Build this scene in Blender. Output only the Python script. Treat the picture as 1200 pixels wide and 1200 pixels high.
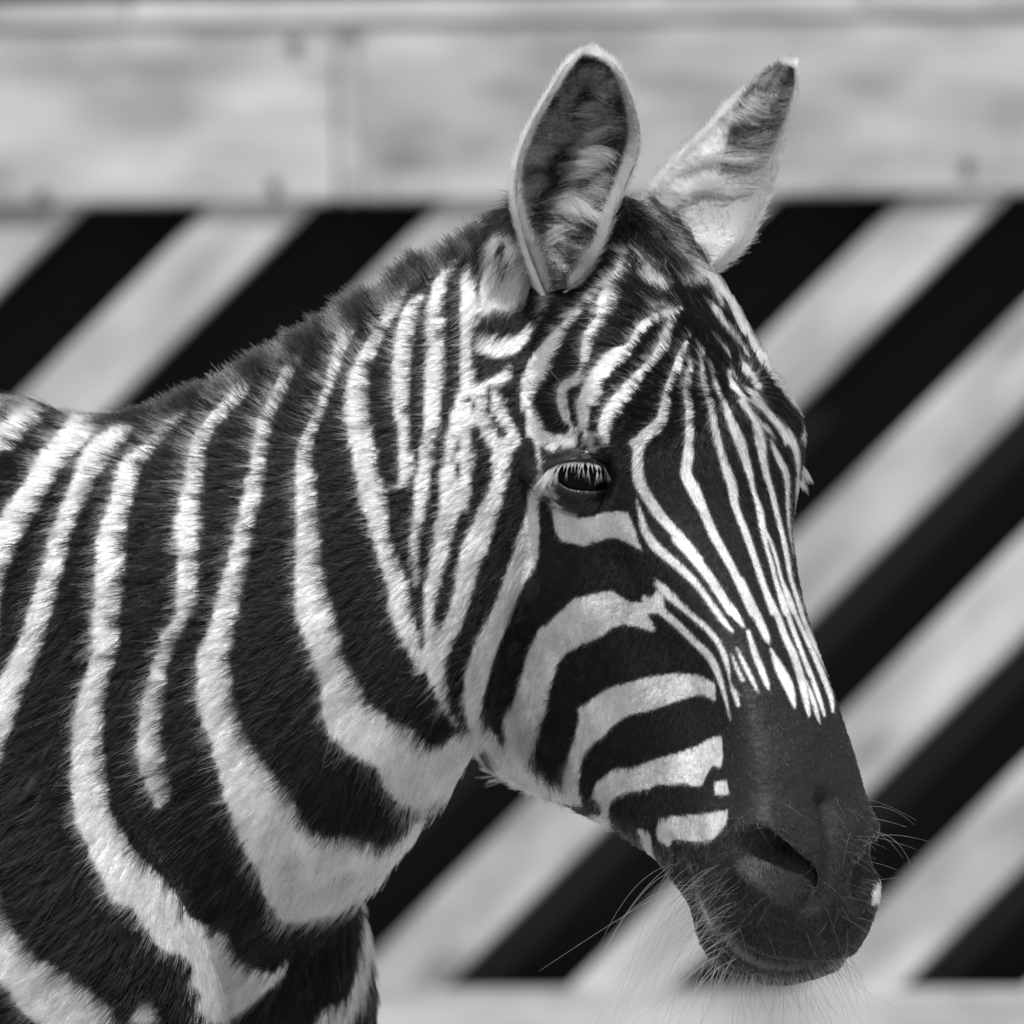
import bpy, bmesh, math
import numpy as np
from mathutils import Vector, kdtree
from mathutils.bvhtree import BVHTree

for o in list(bpy.data.objects):
    bpy.data.objects.remove(o)
rng = np.random.default_rng(7)
SC = bpy.context.scene
COL = SC.collection

# ------------------------------------------------------------------ camera
U = 0.0006            # metres per unit; one unit is one pixel of the 1200 px picture at the zebra
DIST = 6.0            # camera to zebra plane (y = 0)
ZC = 1.25             # camera height
cam_d = bpy.data.cameras.new('camera')
cam = bpy.data.objects.new('camera', cam_d)
COL.objects.link(cam)
cam.location = (0, -DIST, ZC)
cam.rotation_euler = (math.radians(90), 0, 0)
cam_d.sensor_width = 36
cam_d.lens = 36 * DIST / (1200 * U)
cam_d.clip_end = 500
cam_d.dof.use_dof = True
cam_d.dof.focus_distance = DIST - 0.10
cam_d.dof.aperture_fstop = (cam_d.lens / 1000) / 0.052
SC.camera = cam

# ------------------------------------------------------------------ light
SUN_DIR = Vector((-0.06, -0.36, 0.93)).normalized()      # towards the sun
w = bpy.data.worlds.new('World'); SC.world = w; w.use_nodes = True
nt = w.node_tree; nt.nodes.clear()
sky = nt.nodes.new('ShaderNodeTexSky'); sky.sky_type = 'NISHITA'; sky.sun_disc = False
sky.sun_elevation = math.asin(SUN_DIR.z)
sky.sun_rotation = math.atan2(SUN_DIR.x, SUN_DIR.y)
sky.dust_density = 3.0
bw = nt.nodes.new('ShaderNodeRGBToBW')
bg = nt.nodes.new('ShaderNodeBackground'); bg.inputs['Strength'].default_value = 0.13
wo = nt.nodes.new('ShaderNodeOutputWorld')
nt.links.new(sky.outputs[0], bw.inputs[0]); nt.links.new(bw.outputs[0], bg.inputs[0])
nt.links.new(bg.outputs[0], wo.inputs[0])
sun_d = bpy.data.lights.new('sun', 'SUN'); sun_d.energy = 4.2; sun_d.angle = math.radians(2.0)
sun = bpy.data.objects.new('sun', sun_d); COL.objects.link(sun)
sun.rotation_euler = SUN_DIR.to_track_quat('Z', 'Y').to_euler()
sun.location = (2, -2, 6)
SC.view_settings.view_transform = 'Standard'
SC.view_settings.look = 'None'
SC.view_settings.exposure = 0.14
SC.view_settings.gamma = 1.0
SC.render.engine = 'CYCLES'
SC.cycles.use_denoising = True
SC.cycles.max_bounces = 10
SC.cycles.transparent_max_bounces = 8
try:
    SC.cycles_curves.shape = 'RIBBONS'
except Exception:
    pass

# ------------------------------------------------------------------ helpers
def P(p):
    """(x, y, depth) in units, perspective-true, to world metres; arrays of shape (n,3) or one triple"""
    p = np.asarray(p, float)
    one = p.ndim == 1
    p = np.atleast_2d(p)
    Y = p[:, 2] * U
    k = (DIST + Y) / DIST
    r = np.stack([(p[:, 0] - 600) * U * k, Y, ZC + (600 - p[:, 1]) * U * k], 1)
    return r[0] if one else r

def IP(wp):
    """world metres to (x, y, depth) units"""
    wp = np.atleast_2d(wp)
    k = (DIST + wp[:, 1]) / DIST
    return np.stack([600 + wp[:, 0] / (U * k), 600 - (wp[:, 2] - ZC) / (U * k), wp[:, 1] / U], 1)

def smooth_path(pts, n):
    """Catmull-Rom through rows of pts, n samples"""
    pts = np.asarray(pts, float)
    m = len(pts)
    if m == 2:
        t = np.linspace(0, 1, n)[:, None]
        return pts[0] * (1 - t) + pts[1] * t
    pad = np.vstack([2 * pts[0] - pts[1], pts, 2 * pts[-1] - pts[-2]])
    u = np.linspace(0, m - 1 - 1e-9, n)
    i = u.astype(int); f = (u - i)[:, None]
    a, b, c, d = pad[i], pad[i + 1], pad[i + 2], pad[i + 3]
    return 0.5 * ((2 * b) + (c - a) * f + (2 * a - 5 * b + 4 * c - d) * f**2 + (3 * b - a - 3 * c + d) * f**3)

def newmesh(name, verts, faces, mat=None, parent=None, smooth=True):
    me = bpy.data.meshes.new(name)
    me.from_pydata([tuple(v) for v in verts], [], [tuple(f) for f in faces])
    me.update()
    if smooth:
        me.polygons.foreach_set('use_smooth', np.ones(len(me.polygons), bool))
    if mat: me.materials.append(mat)
    o = bpy.data.objects.new(name, me); COL.objects.link(o)
    if parent: o.parent = parent
    return o

def tag(o, label, cat, group=None, kind=None):
    if label: o['label'] = label
    if cat: o['category'] = cat
    if group: o['group'] = group
    if kind: o['kind'] = kind
    return o

def material(name, build):
    m = bpy.data.materials.new(name); m.use_nodes = True
    nt = m.node_tree; nt.nodes.clear()
    out = nt.nodes.new('ShaderNodeOutputMaterial')
    sh = build(nt)
    nt.links.new(sh, out.inputs['Surface'])
    return m

def attr_coat(nt, rough=0.75, spec=0.25):
    a = nt.nodes.new('ShaderNodeAttribute'); a.attribute_name = 'tint'
    b = nt.nodes.new('ShaderNodeBsdfPrincipled')
    b.inputs['Roughness'].default_value = rough
    b.inputs['Specular IOR Level'].default_value = spec
    nz = nt.nodes.new('ShaderNodeTexNoise'); nz.inputs['Scale'].default_value = 160; nz.inputs['Detail'].default_value = 5
    tc = nt.nodes.new('ShaderNodeTexCoord'); nt.links.new(tc.outputs['Object'], nz.inputs[0])
    nb = nt.nodes.new('ShaderNodeTexNoise'); nb.inputs['Scale'].default_value = 38; nb.inputs['Detail'].default_value = 4
    nt.links.new(tc.outputs['Object'], nb.inputs[0])
    mr = nt.nodes.new('ShaderNodeMapRange'); mr.inputs[1].default_value = .3; mr.inputs[2].default_value = .7
    mr.inputs[3].default_value = .7; mr.inputs[4].default_value = 1.25
    nt.links.new(nb.outputs[0], mr.inputs[0])
    mm = nt.nodes.new('ShaderNodeMath'); mm.operation = 'MULTIPLY'
    nt.links.new(a.outputs['Fac'], mm.inputs[0]); nt.links.new(mr.outputs[0], mm.inputs[1])
    nt.links.new(mm.outputs[0], b.inputs['Base Color'])
    ad = nt.nodes.new('ShaderNodeMath'); ad.operation = 'ADD'
    nt.links.new(nz.outputs[0], ad.inputs[0]); nt.links.new(nb.outputs[0], ad.inputs[1])
    bp = nt.nodes.new('ShaderNodeBump'); bp.inputs['Strength'].default_value = .55; bp.inputs['Distance'].default_value = .0025
    nt.links.new(ad.outputs[0], bp.inputs['Height']); nt.links.new(bp.outputs[0], b.inputs['Normal'])
    return b.outputs[0]

def attr_plain(nt):
    a = nt.nodes.new('ShaderNodeAttribute'); a.attribute_name = 'tint'
    b = nt.nodes.new('ShaderNodeBsdfPrincipled'); b.inputs['Roughness'].default_value = .8
    b.inputs['Specular IOR Level'].default_value = .15
    nt.links.new(a.outputs['Fac'], b.inputs['Base Color'])
    return b.outputs[0]

def hair_mat(nt, rough=0.35, radial=0.4):
    a = nt.nodes.new('ShaderNodeAttribute'); a.attribute_name = 'tint'
    h = nt.nodes.new('ShaderNodeBsdfHairPrincipled')
    h.parametrization = 'COLOR'
    h.inputs['Roughness'].default_value = rough
    h.inputs['Radial Roughness'].default_value = radial
    h.inputs['Random Roughness'].default_value = 0.2
    h.inputs['IOR'].default_value = 1.3
    nt.links.new(a.outputs['Fac'], h.inputs['Color'])
    return h.outputs[0]

def plain(col, rough=0.6, spec=0.3, coat=0.0):
    def f(nt):
        b = nt.nodes.new('ShaderNodeBsdfPrincipled')
        b.inputs['Base Color'].default_value = (col, col, col, 1)
        b.inputs['Roughness'].default_value = rough
        b.inputs['Specular IOR Level'].default_value = spec
        b.inputs['Coat Weight'].default_value = coat
        return b.outputs[0]
    return f

def wood(base, dark, seed):
    """pale sawn timber: long grain, blotches and knots in object space (grain along local X)"""
    def f(nt):
        N = nt.nodes.new; L = nt.links.new
        tc = N('ShaderNodeTexCoord')
        oi = N('ShaderNodeObjectInfo')
        ad = N('ShaderNodeVectorMath'); ad.operation = 'MULTIPLY_ADD'
        ad.inputs[1].default_value = (37.0, 11.0, 23.0)
        cb = N('ShaderNodeCombineXYZ')
        for k in range(3): L(oi.outputs['Random'], cb.inputs[k])
        L(cb.outputs[0], ad.inputs[0]); L(tc.outputs['Object'], ad.inputs[2])
        mp = N('ShaderNodeMapping'); mp.inputs['Scale'].default_value = (2.0, 30.0, 30.0)
        L(ad.outputs[0], mp.inputs[0])
        n1 = N('ShaderNodeTexNoise'); n1.inputs['Scale'].default_value = 1.2; n1.inputs['Detail'].default_value = 6
        n1.inputs['Distortion'].default_value = 0.6
        L(mp.outputs[0], n1.inputs[0])
        mp2 = N('ShaderNodeMapping'); mp2.inputs['Scale'].default_value = (7.0, 15.0, 15.0)
        L(ad.outputs[0], mp2.inputs[0])
        n2 = N('ShaderNodeTexNoise'); n2.inputs['Scale'].default_value = 1.0; n2.inputs['Detail'].default_value = 3
        L(mp2.outputs[0], n2.inputs[0])
        vor = N('ShaderNodeTexVoronoi'); vor.inputs['Scale'].default_value = 3.1
        mp3 = N('ShaderNodeMapping'); mp3.inputs['Scale'].default_value = (1.0, 2.2, 2.2)
        L(ad.outputs[0], mp3.inputs[0]); L(mp3.outputs[0], vor.inputs[0])
        kn = N('ShaderNodeMapRange'); kn.inputs[1].default_value = 0.03; kn.inputs[2].default_value = 0.16
        kn.inputs[3].default_value = 0.55; kn.inputs[4].default_value = 1.0
        L(vor.outputs['Distance'], kn.inputs[0])
        m1 = N('ShaderNodeMapRange'); m1.inputs[1].default_value = 0.3; m1.inputs[2].default_value = 0.7
        m1.inputs[3].default_value = dark; m1.inputs[4].default_value = base
        L(n1.outputs[0], m1.inputs[0])
        m2 = N('ShaderNodeMapRange'); m2.inputs[1].default_value = 0.3; m2.inputs[2].default_value = 0.72
        m2.inputs[3].default_value = 0.6; m2.inputs[4].default_value = 1.2
        L(n2.outputs[0], m2.inputs[0])
        mu = N('ShaderNodeMath'); mu.operation = 'MULTIPLY'; L(m1.outputs[0], mu.inputs[0]); L(m2.outputs[0], mu.inputs[1])
        mv = N('ShaderNodeMath'); mv.operation = 'MULTIPLY'; L(mu.outputs[0], mv.inputs[0]); L(kn.outputs[0], mv.inputs[1])
        b = N('ShaderNodeBsdfPrincipled'); b.inputs['Roughness'].default_value = 0.75
        L(mv.outputs[0], b.inputs['Base Color'])
        bp = N('ShaderNodeBump'); bp.inputs['Strength'].default_value = 0.3; bp.inputs['Distance'].default_value = 0.004
        L(n1.outputs[0], bp.inputs['Height']); L(bp.outputs[0], b.inputs['Normal'])
        return b.outputs[0]
    return f

M_coat = material('short_coat_skin', lambda nt: attr_coat(nt, 0.6, 0.3))
M_fur = material('fur_strands', lambda nt: hair_mat(nt))
M_eye = material('dark_eye', plain(0.003, 0.12, 0.09))
M_hoof = material('hoof_horn', plain(0.03, 0.45))
M_wood = material('pale_timber', wood(0.53, 0.40, 0))
M_black = material('black_stained_board', plain(0.011, 0.8, 0.15))
M_screw = material('dull_screw_head', plain(0.12, 0.5))
def ground_nodes(nt):
    N = nt.nodes.new; L = nt.links.new
    n = N('ShaderNodeTexNoise'); n.inputs['Scale'].default_value = 3.0; n.inputs['Detail'].default_value = 9
    r = N('ShaderNodeMapRange'); r.inputs[1].default_value = .3; r.inputs[2].default_value = .7
    r.inputs[3].default_value = .24; r.inputs[4].default_value = .38
    L(n.outputs[0], r.inputs[0])
    b = N('ShaderNodeBsdfPrincipled'); b.inputs['Roughness'].default_value = .95
    L(r.outputs[0], b.inputs['Base Color'])
    bp = N('ShaderNodeBump'); bp.inputs['Distance'].default_value = .02; L(n.outputs[0], bp.inputs['Height']); L(bp.outputs[0], b.inputs['Normal'])
    return b.outputs[0]
M_ground = material('dry_sandy_ground', ground_nodes)

# ------------------------------------------------------------------ ground
g = newmesh('ground', [(-150, -150, 0), (150, -150, 0), (150, 150, 0), (-150, 150, 0)], [(0, 1, 2, 3)], M_ground, smooth=False)
g['kind'] = 'structure'

# ------------------------------------------------------------------ timber barrier behind the zebra
WY = 3.0
KW = (DIST + WY) / DIST
def WX(px): return (px - 600) * U * KW
def WZ(py): return ZC + (600 - py) * U * KW
barrier = bpy.data.objects.new('timber_barrier', None); COL.objects.link(barrier)
barrier.location = (0, WY, 0)
tag(barrier, 'pale timber barrier with slanting slats over a black stained back, behind the zebra', 'barrier')

def board(name, cx, cz, length, height, thick, ydepth, ang=0.0, mat=M_wood, bev=0.004):
    bm = bmesh.new()
    bmesh.ops.create_cube(bm, size=1.0)
    bmesh.ops.scale(bm, vec=(length, thick, height), verts=bm.verts)
    bmesh.ops.bevel(bm, geom=list(bm.edges), offset=bev, segments=2, affect='EDGES')
    me = bpy.data.meshes.new(name); bm.to_mesh(me); bm.free()
    me.materials.append(mat)
    o = bpy.data.objects.new(name, me); COL.objects.link(o); o.parent = barrier
    o.location = (cx, ydepth, cz); o.rotation_euler = (0, -ang, 0)
    return o

# back
zt, zb = WZ(20), 0.0
back = board('back_panel', 0, (WZ(60) + 0.004) / 2, 7.0, WZ(60) - 0.004, 0.02, 0.085, mat=M_black)
# top boards (butt joint near x = 405), thin capping board above, rail below
xl = -3.5
pz0, pz1 = WZ(243), WZ(38)
tilt = math.radians(0.8)
def toprail(x0, x1, name='top_board'):
    cx = (x0 + x1) / 2
    zc = (pz0 + pz1) / 2 + (cx - WX(0)) * math.tan(tilt)
    return board(name, cx, zc, x1 - x0, pz1 - pz0, 0.03, 0.0, tilt)
toprail(-3.5, WX(393.5)); toprail(WX(422), 3.5)
toprail(WX(396.6), WX(421.4), 'joint_strip').location.y = 0.006
for x0, x1 in ((-3.5, WX(152)), (WX(153), WX(1010)), (WX(1011), 3.5)):
    cx = (x0 + x1) / 2
    zc = (WZ(35.5) + WZ(3)) / 2 + (cx - WX(0)) * math.tan(tilt)
    board('capping_board', cx, zc, x1 - x0, WZ(3) - WZ(35.5), 0.034, -0.001, tilt)
board('ledge', 0, WZ(-20) + (0 - WX(0)) * math.tan(tilt), 7.0, WZ(-42) - WZ(2), 0.05, 0.025, tilt, mat=M_black)
board('bottom_rail', 0, (WZ(1159) + WZ(1300)) / 2, 7.0, WZ(1159) - WZ(1300), 0.034, -0.003)
for k in range(3):
    z1 = WZ(1306 + k * 150)
    board('lower_board', 0, z1 - 0.066, 7.0, 0.126, 0.03, 0.0)
# slanting slats
for k in range(-16, 18):
    c0 = 470 + 267.5 * k
    cm = c0 + 79
    y0, y1 = 246, 1156
    ym = (y0 + y1) / 2; xm = cm - ym
    ln = (y1 - y0) * math.sqrt(2) * U * KW + 0.14
    board('slat', WX(xm), WZ(ym), ln, 122 / math.sqrt(2) * U * KW, 0.022, 0.006, math.radians(45))
for x in (-2.6, 2.6):
    board('post', x, (WZ(50) + 0.002) / 2, 0.1, WZ(50) - 0.002, 0.1, 0.16, mat=M_wood)
def screw(px, py):
    bm = bmesh.new()
    bmesh.ops.create_cone(bm, cap_ends=True, segments=14, radius1=0.0075, radius2=0.0055, depth=0.004)
    bmesh.ops.rotate(bm, cent=(0, 0, 0), matrix=__import__('mathutils').Matrix.Rotation(math.radians(90), 3, 'X'), verts=bm.verts)
    me = bpy.data.meshes.new('screw_head'); bm.to_mesh(me); bm.free(); me.materials.append(M_screw)
    o = bpy.data.objects.new('screw_head', me); COL.objects.link(o); o.parent = barrier
    o.location = (WX(px), -0.018, WZ(py))
for px, py in ((345, 52), (322, 218), (50, 228), (1132, 194)):
    screw(px, py)

# ------------------------------------------------------------------ zebra: frame of the head
TH, PH = math.radians(50), math.radians(64)
HO = np.array([745., 262., 20.])
HA = np.array([math.cos(PH) * math.cos(TH), math.sin(PH), -math.cos(PH) * math.sin(TH)])
HT = np.array([math.sin(PH) * math.cos(TH), -math.cos(PH), -math.sin(PH) * math.sin(TH)])
HN = np.array([-math.sin(TH), 0, -math.cos(TH)])
def HP(s, t, n):
    s, t, n = np.broadcast_arrays(np.asarray(s, float), np.asarray(t, float), np.asarray(n, float))
    return HO + s[..., None] * HA + t[..., None] * HT + n[..., None] * HN
def IH(p):
    q = np.atleast_2d(p) - HO
    return np.stack([q @ HA, q @ HT, q @ HN], 1)

parts_v, parts_f, parts_lab = [], [], []
def add_part(v_units, f, lab):
    off = sum(len(v) for v in parts_v)
    parts_v.append(P(v_units)); parts_f.append([tuple(i + off for i in q) for q in f])
    parts_lab.append(np.full(len(v_units), lab))

def loft(rings, lab):
    """rings: (m, k, 3) closed loops in units"""
    rings = np.asarray(rings); m, k, _ = rings.shape
    f = []
    for i in range(m - 1):
        for j in range(k):
            f.append((i * k + j, i * k + (j + 1) % k, (i + 1) * k + (j + 1) % k, (i + 1) * k + j))
    f.append(tuple(range(k))[::-1]); f.append(tuple((m - 1) * k + j for j in range(k)))
    add_part(rings.reshape(-1, 3), f, lab)

HEAD = [
 (-35, [(-8, 0), (-14, 45), (-60, 72), (-140, 78), (-230, 62), (-280, 30), (-300, 0)]),
 (0,   [(18, 0), (12, 48), (-35, 88), (-120, 98), (-220, 88), (-310, 50), (-340, 0)]),
 (100, [(45, 0), (38, 58), (5, 100), (-70, 122), (-200, 112), (-340, 84), (-400, 0)]),
 (200, [(46, 0), (40, 72), (12, 128), (-50, 147), (-200, 120), (-390, 92), (-450, 0)]),
 (300, [(34, 0), (28, 75), (2, 137), (-45, 155), (-180, 126), (-430, 100), (-500, 0)]),
 (380, [(18, 0), (12, 62), (-12, 110), (-75, 134), (-210, 124), (-450, 100), (-525, 0)]),
 (450, [(18, 0), (12, 54), (-13, 94), (-85, 114), (-220, 116), (-430, 92), (-515, 0)]),
 (530, [(22, 0), (16, 49), (-8, 83), (-90, 95), (-210, 100), (-365, 80), (-440, 0)]),
 (620, [(28, 0), (22, 48), (0, 78), (-75, 82), (-160, 84), (-290, 68), (-352, 0)]),
 (700, [(24, 0), (18, 52), (0, 82), (-68, 86), (-130, 84), (-226, 66), (-282, 0)]),
 (770, [(12, 0), (6, 56), (-14, 90), (-70, 102), (-130, 92), (-212, 66), (-256, 0)]),
 (830, [(4, 0), (-2, 54), (-24, 88), (-75, 102), (-130, 92), (-204, 66), (-242, 0)]),
 (875, [(-18, 0), (-24, 48), (-44, 80), (-88, 94), (-130, 84), (-188, 60), (-224, 0)]),
 (908, [(-46, 0), (-52, 36), (-70, 60), (-98, 70), (-128, 58), (-162, 36), (-184, 0)]),
 (922, [(-82, 0), (-86, 18), (-94, 30), (-110, 34), (-125, 28), (-140, 14), (-146, 0)]),
]
def head_rings():
    K = 17
    ctr = []
    for s, pts in HEAD:
        h = smooth_path(pts, K)
        ctr.append(np.column_stack([np.full(K, s), h]))
    ctr = np.array(ctr)                       # stations, K, (s,t,n)
    M = 60
    res = np.stack([smooth_path(ctr[:, k], M) for k in range(K)], 1)
    rings = []
    for r in res:
        near = r
        far = r[1:-1][::-1] * np.array([1, 1, -1])
        q = np.vstack([near, far])
        q[:K, 2] = np.maximum(q[:K, 2], 0)
        rings.append(HP(q[:, 0], q[:, 1], q[:, 2]))
    return rings
loft(head_rings(), 0)

# neck and trunk: crest point, underside point, half thickness, depth of the middle plane
NECK = [
 ((700, 262), (660, 560), 70, 45, 50),
 ((608, 264), (600, 800), 100, 40, 50),
 ((515, 302), (545, 895), 118, 40, 48),
 ((425, 360), (492, 968), 132, 48, 50),
 ((325, 418), (412, 1062), 148, 62, 70),
 ((212, 470), (320, 1130), 172, 78, 84),
 ((110, 490), (225, 1215), 205, 92, 98),
 ((15, 472), (110, 1330), 245, 104, 108),
 ((-110, 462), (-60, 1420), 285, 110, 112),
 ((-300, 490), (-290, 1460), 315, 112, 112),
 ((-600, 520), (-600, 1500), 330, 112, 112),
 ((-900, 515), (-910, 1480), 325, 112, 112),
 ((-1200, 480), (-1210, 1400), 300, 112, 112),
 ((-1420, 500), (-1420, 1260), 255, 112, 112),
 ((-1580, 590), (-1560, 1120), 190, 112, 112),
 ((-1660, 720), (-1650, 980), 90, 112, 112),
]
def neck_rings():
    arr = np.array([[a[0], a[1], b[0], b[1], hw, d0, d1] for a, b, hw, d0, d1 in NECK], float)
    A = smooth_path(arr, 90)
    K = 40
    ang = np.linspace(0, 2 * math.pi, K, endpoint=False)
    rings = []
    for tx, ty, bx, by, hw, d0, d1 in A:
        v = np.cos(ang); h = np.sin(ang)
        v = np.sign(v) * np.abs(v) ** 0.9
        fade = np.clip((tx + 200) / 500, 0, 1)
        taper = 1 - 0.30 * fade * (v + 0.1) - 0.2 * np.clip(v - .4, 0, 1) * fade
        f = (1 + v) / 2
        x = bx + (tx - bx) * f; y = by + (ty - by) * f
        d = d1 + (d0 - d1) * f + hw * h * taper
        rings.append(np.stack([x, y, d], 1))
    return rings
loft(neck_rings(), 1)

def ellipsoid(c, r, lab, nu=28, nv=18, rot=0.0):
    rings = []
    for i in range(nv):
        a = math.pi * (i + .35) / (nv - .3)
        th = np.linspace(0, 2 * math.pi, nu, endpoint=False)
        x = r[0] * math.sin(a) * np.cos(th); d = r[2] * math.sin(a) * np.sin(th); y = np.full(nu, r[1] * math.cos(a))
        xr = x * math.cos(rot) - y * math.sin(rot); yr = x * math.sin(rot) + y * math.cos(rot)
        rings.append(np.stack([c[0] + xr, c[1] + yr, c[2] + d], 1))
    loft(rings, lab)
ellipsoid((248, 1195, 185), (190, 330, 165), 1)          # breast
ellipsoid((60, 1150, -40), (190, 380, 150), 1, rot=-0.25)  # near shoulder
ellipsoid((60, 1150, 264), (190, 380, 150), 1, rot=-0.25)
ellipsoid((608, 312, 26), (46, 80, 44), 0, rot=0.12)      # ear roots
er = IH([[606, 318, 10]])[0]
ellipsoid(tuple(HP(er[0] - 10, er[1] + 15, -er[2] + 20)), (44, 60, 44), 0, rot=-0.3)
ellipsoid((-1300, 1050, -60), (260, 420, 150), 1, rot=.2)
ellipsoid((-1300, 1050, 284), (260, 420, 150), 1, rot=.2)

def leg(path, lab=1):
    p = smooth_path(path, 40)
    K = 18; th = np.linspace(0, 2 * math.pi, K, endpoint=False)
    loft([np.stack([c[0] + c[3] * np.cos(th), np.full(K, c[1]), c[2] + c[4] * np.sin(th)], 1) for c in p], lab)
GY = 600 + ZC / U                      # y of the ground in units (at depth 0)
for d in (-30, 254):
    leg([(70, 1250, d, 150, 105), (85, 1480, d, 105, 85), (80, 1700, d, 72, 62), (88, 1870, d, 60, 56), (92, 1930, d, 64, 58),
         (84, 2000, d, 46, 42), (80, 2260, d, 38, 36), (82, 2400, d, 50, 44), (112, 2500, d, 42, 40), (130, 2570, d, 46, 44)])
for d in (-45, 270):
    leg([(-1330, 1120, d, 220, 120), (-1300, 1380, d, 170, 110), (-1330, 1600, d, 105, 76), (-1420, 1800, d, 74, 56), (-1455, 1880, d, 74, 54),
         (-1440, 1960, d, 56, 46), (-1405, 2240, d, 42, 38), (-1400, 2400, d, 52, 46), (-1372, 2500, d, 44, 42), (-1355, 2570, d, 48, 46)])

# ------------------------------------------------------------------ one continuous skin
def remesh(voxel):
    me = bpy.data.meshes.new('tmp')
    V = np.vstack(parts_v); F = [q for fs in parts_f for q in fs]
    me.from_pydata([tuple(v) for v in V], [], F); me.update()
    bm = bmesh.new(); bm.from_mesh(me); bmesh.ops.recalc_face_normals(bm, faces=bm.faces); bm.to_mesh(me); bm.free()
    o = bpy.data.objects.new('tmp', me); COL.objects.link(o)
    md = o.modifiers.new('r', 'REMESH'); md.mode = 'VOXEL'; md.voxel_size = voxel; md.adaptivity = 0
    dg = bpy.context.evaluated_depsgraph_get()
    ev = o.evaluated_get(dg).to_mesh()
    n = len(ev.vertices)
    co = np.empty(n * 3, np.float32); ev.vertices.foreach_get('co', co)
    lt = np.empty(len(ev.polygons), np.int32); ev.polygons.foreach_get('loop_total', lt)
    li = np.empty(len(ev.loops), np.int32); ev.loops.foreach_get('vertex_index', li)
    assert (lt == 4).all()
    o.evaluated_get(dg).to_mesh_clear()
    bpy.data.objects.remove(o)
    return co.reshape(-1, 3).astype(float), li.reshape(-1, 4)
BV, BF = remesh(0.0036)
EDG = np.unique(np.sort(np.vstack([BF[:, [0, 1]], BF[:, [1, 2]], BF[:, [2, 3]], BF[:, [3, 0]]]), axis=1), axis=0)
def laplace(V, it, lam=0.6, mask=None):
    n = len(V)
    deg = np.bincount(EDG.ravel(), minlength=n).astype(float)[:, None]
    for _ in range(it):
        acc = np.stack([np.bincount(EDG[:, 0], V[EDG[:, 1], k], n) + np.bincount(EDG[:, 1], V[EDG[:, 0], k], n) for k in range(3)], 1)
        d = (acc / deg - V) * lam
        V = V + (d if mask is None else d * mask[:, None])
    return V
BV = laplace(BV, 14)
# part label of each vertex
src = np.vstack(parts_v); lab = np.concatenate(parts_lab)
kd = kdtree.KDTree(len(src))
for i, c in enumerate(src): kd.insert(c, i)
kd.balance()

def vnormals(V, F):
    a = V[F[:, 2]] - V[F[:, 0]]; b = V[F[:, 3]] - V[F[:, 1]]
    fn = np.cross(a, b)
    n = np.zeros_like(V)
    for k in range(4):
        for c in range(3):
            n[:, c] += np.bincount(F[:, k], fn[:, c], len(V))
    return n / (np.linalg.norm(n, axis=1, keepdims=True) + 1e-12)

# ------------------------------------------------------------------ sculpting brushes in head space (s, t, n mirrored)
BU = IP(BV)                      # work in units
BH = IH(BU)
near_head = (BU[:, 0] > 430)
def brush(c, r, disp, mirror=True, power=1.0):
    """gaussian-ish push; c and disp in head space (s,t,n), r radius (scalar or 3 in s,t,n)"""
    global BH
    r = np.broadcast_to(np.asarray(r, float), 3)
    for sg in ((1, -1) if mirror else (1,)):
        cc = np.array(c, float) * (1, 1, sg); dd = np.array(disp, float) * (1, 1, sg)
        q = ((BH - cc) / r)
        w_ = np.exp(-((q ** 2).sum(1)) ** power)
        w_[~near_head] = 0
        BH = BH + w_[:, None] * dd
def groove(pts, rad, depth, mirror=True):
    """press a line (head space) into the surface along -normal"""
    global BH
    path = smooth_path(pts, 60)
    for sg in ((1, -1) if mirror else (1,)):
        pp = path * (1, 1, sg)
        sel = np.where(near_head & (np.abs(BH - pp.mean(0)).max(1) < 400))[0]
        d = np.min(np.linalg.norm(BH[sel][:, None, :] - pp[None], axis=2), 1)
        w_ = np.exp(-(d / rad) ** 2)
        nv = NRM[sel]
        BH[sel] -= (w_ * depth)[:, None] * nv
def head_normals():
    n = vnormals(BV, BF)
    nu = np.stack([n[:, 0], -n[:, 2], n[:, 1]], 1)
    return np.stack([nu @ HA, nu @ HT, nu @ HN], 1)
NRM = head_normals()

brush((262, 0, 135), (55, 40, 40), (0, 10, 8))            # brow ridge
brush((300, -55, 165), (46, 42, 60), (0, 0, 5))           # orbit
brush((220, -60, 140), (40, 40, 50), (0, 0, -12))         # hollow above the eye
brush((395, -70, 130), (60, 26, 40), (0, 0, -7))          # tear trough
brush((420, -140, 120), (160, 30, 50), (0, 0, 8))         # facial crest
brush((390, -290, 110), (120, 110, 60), (0, 0, 12))       # masseter
brush((560, -60, 90), (90, 50, 50), (0, 0, -9))           # hollow beside the nose
brush((800, -26, 90), (40, 26, 34), (4, 7, 4))            # nostril wing
brush((850, -78, 88), (40, 30, 40), (0, 0, 4))
brush((890, -120, 50), (30, 26, 50), (8, -2, 6))          # upper lip
brush((838, -225, 0), (34, 26, 60), (6, -8, 0), mirror=False)    # chin
brush((770, -200, 40), (40, 40, 50), (0, 8, -4))
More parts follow.
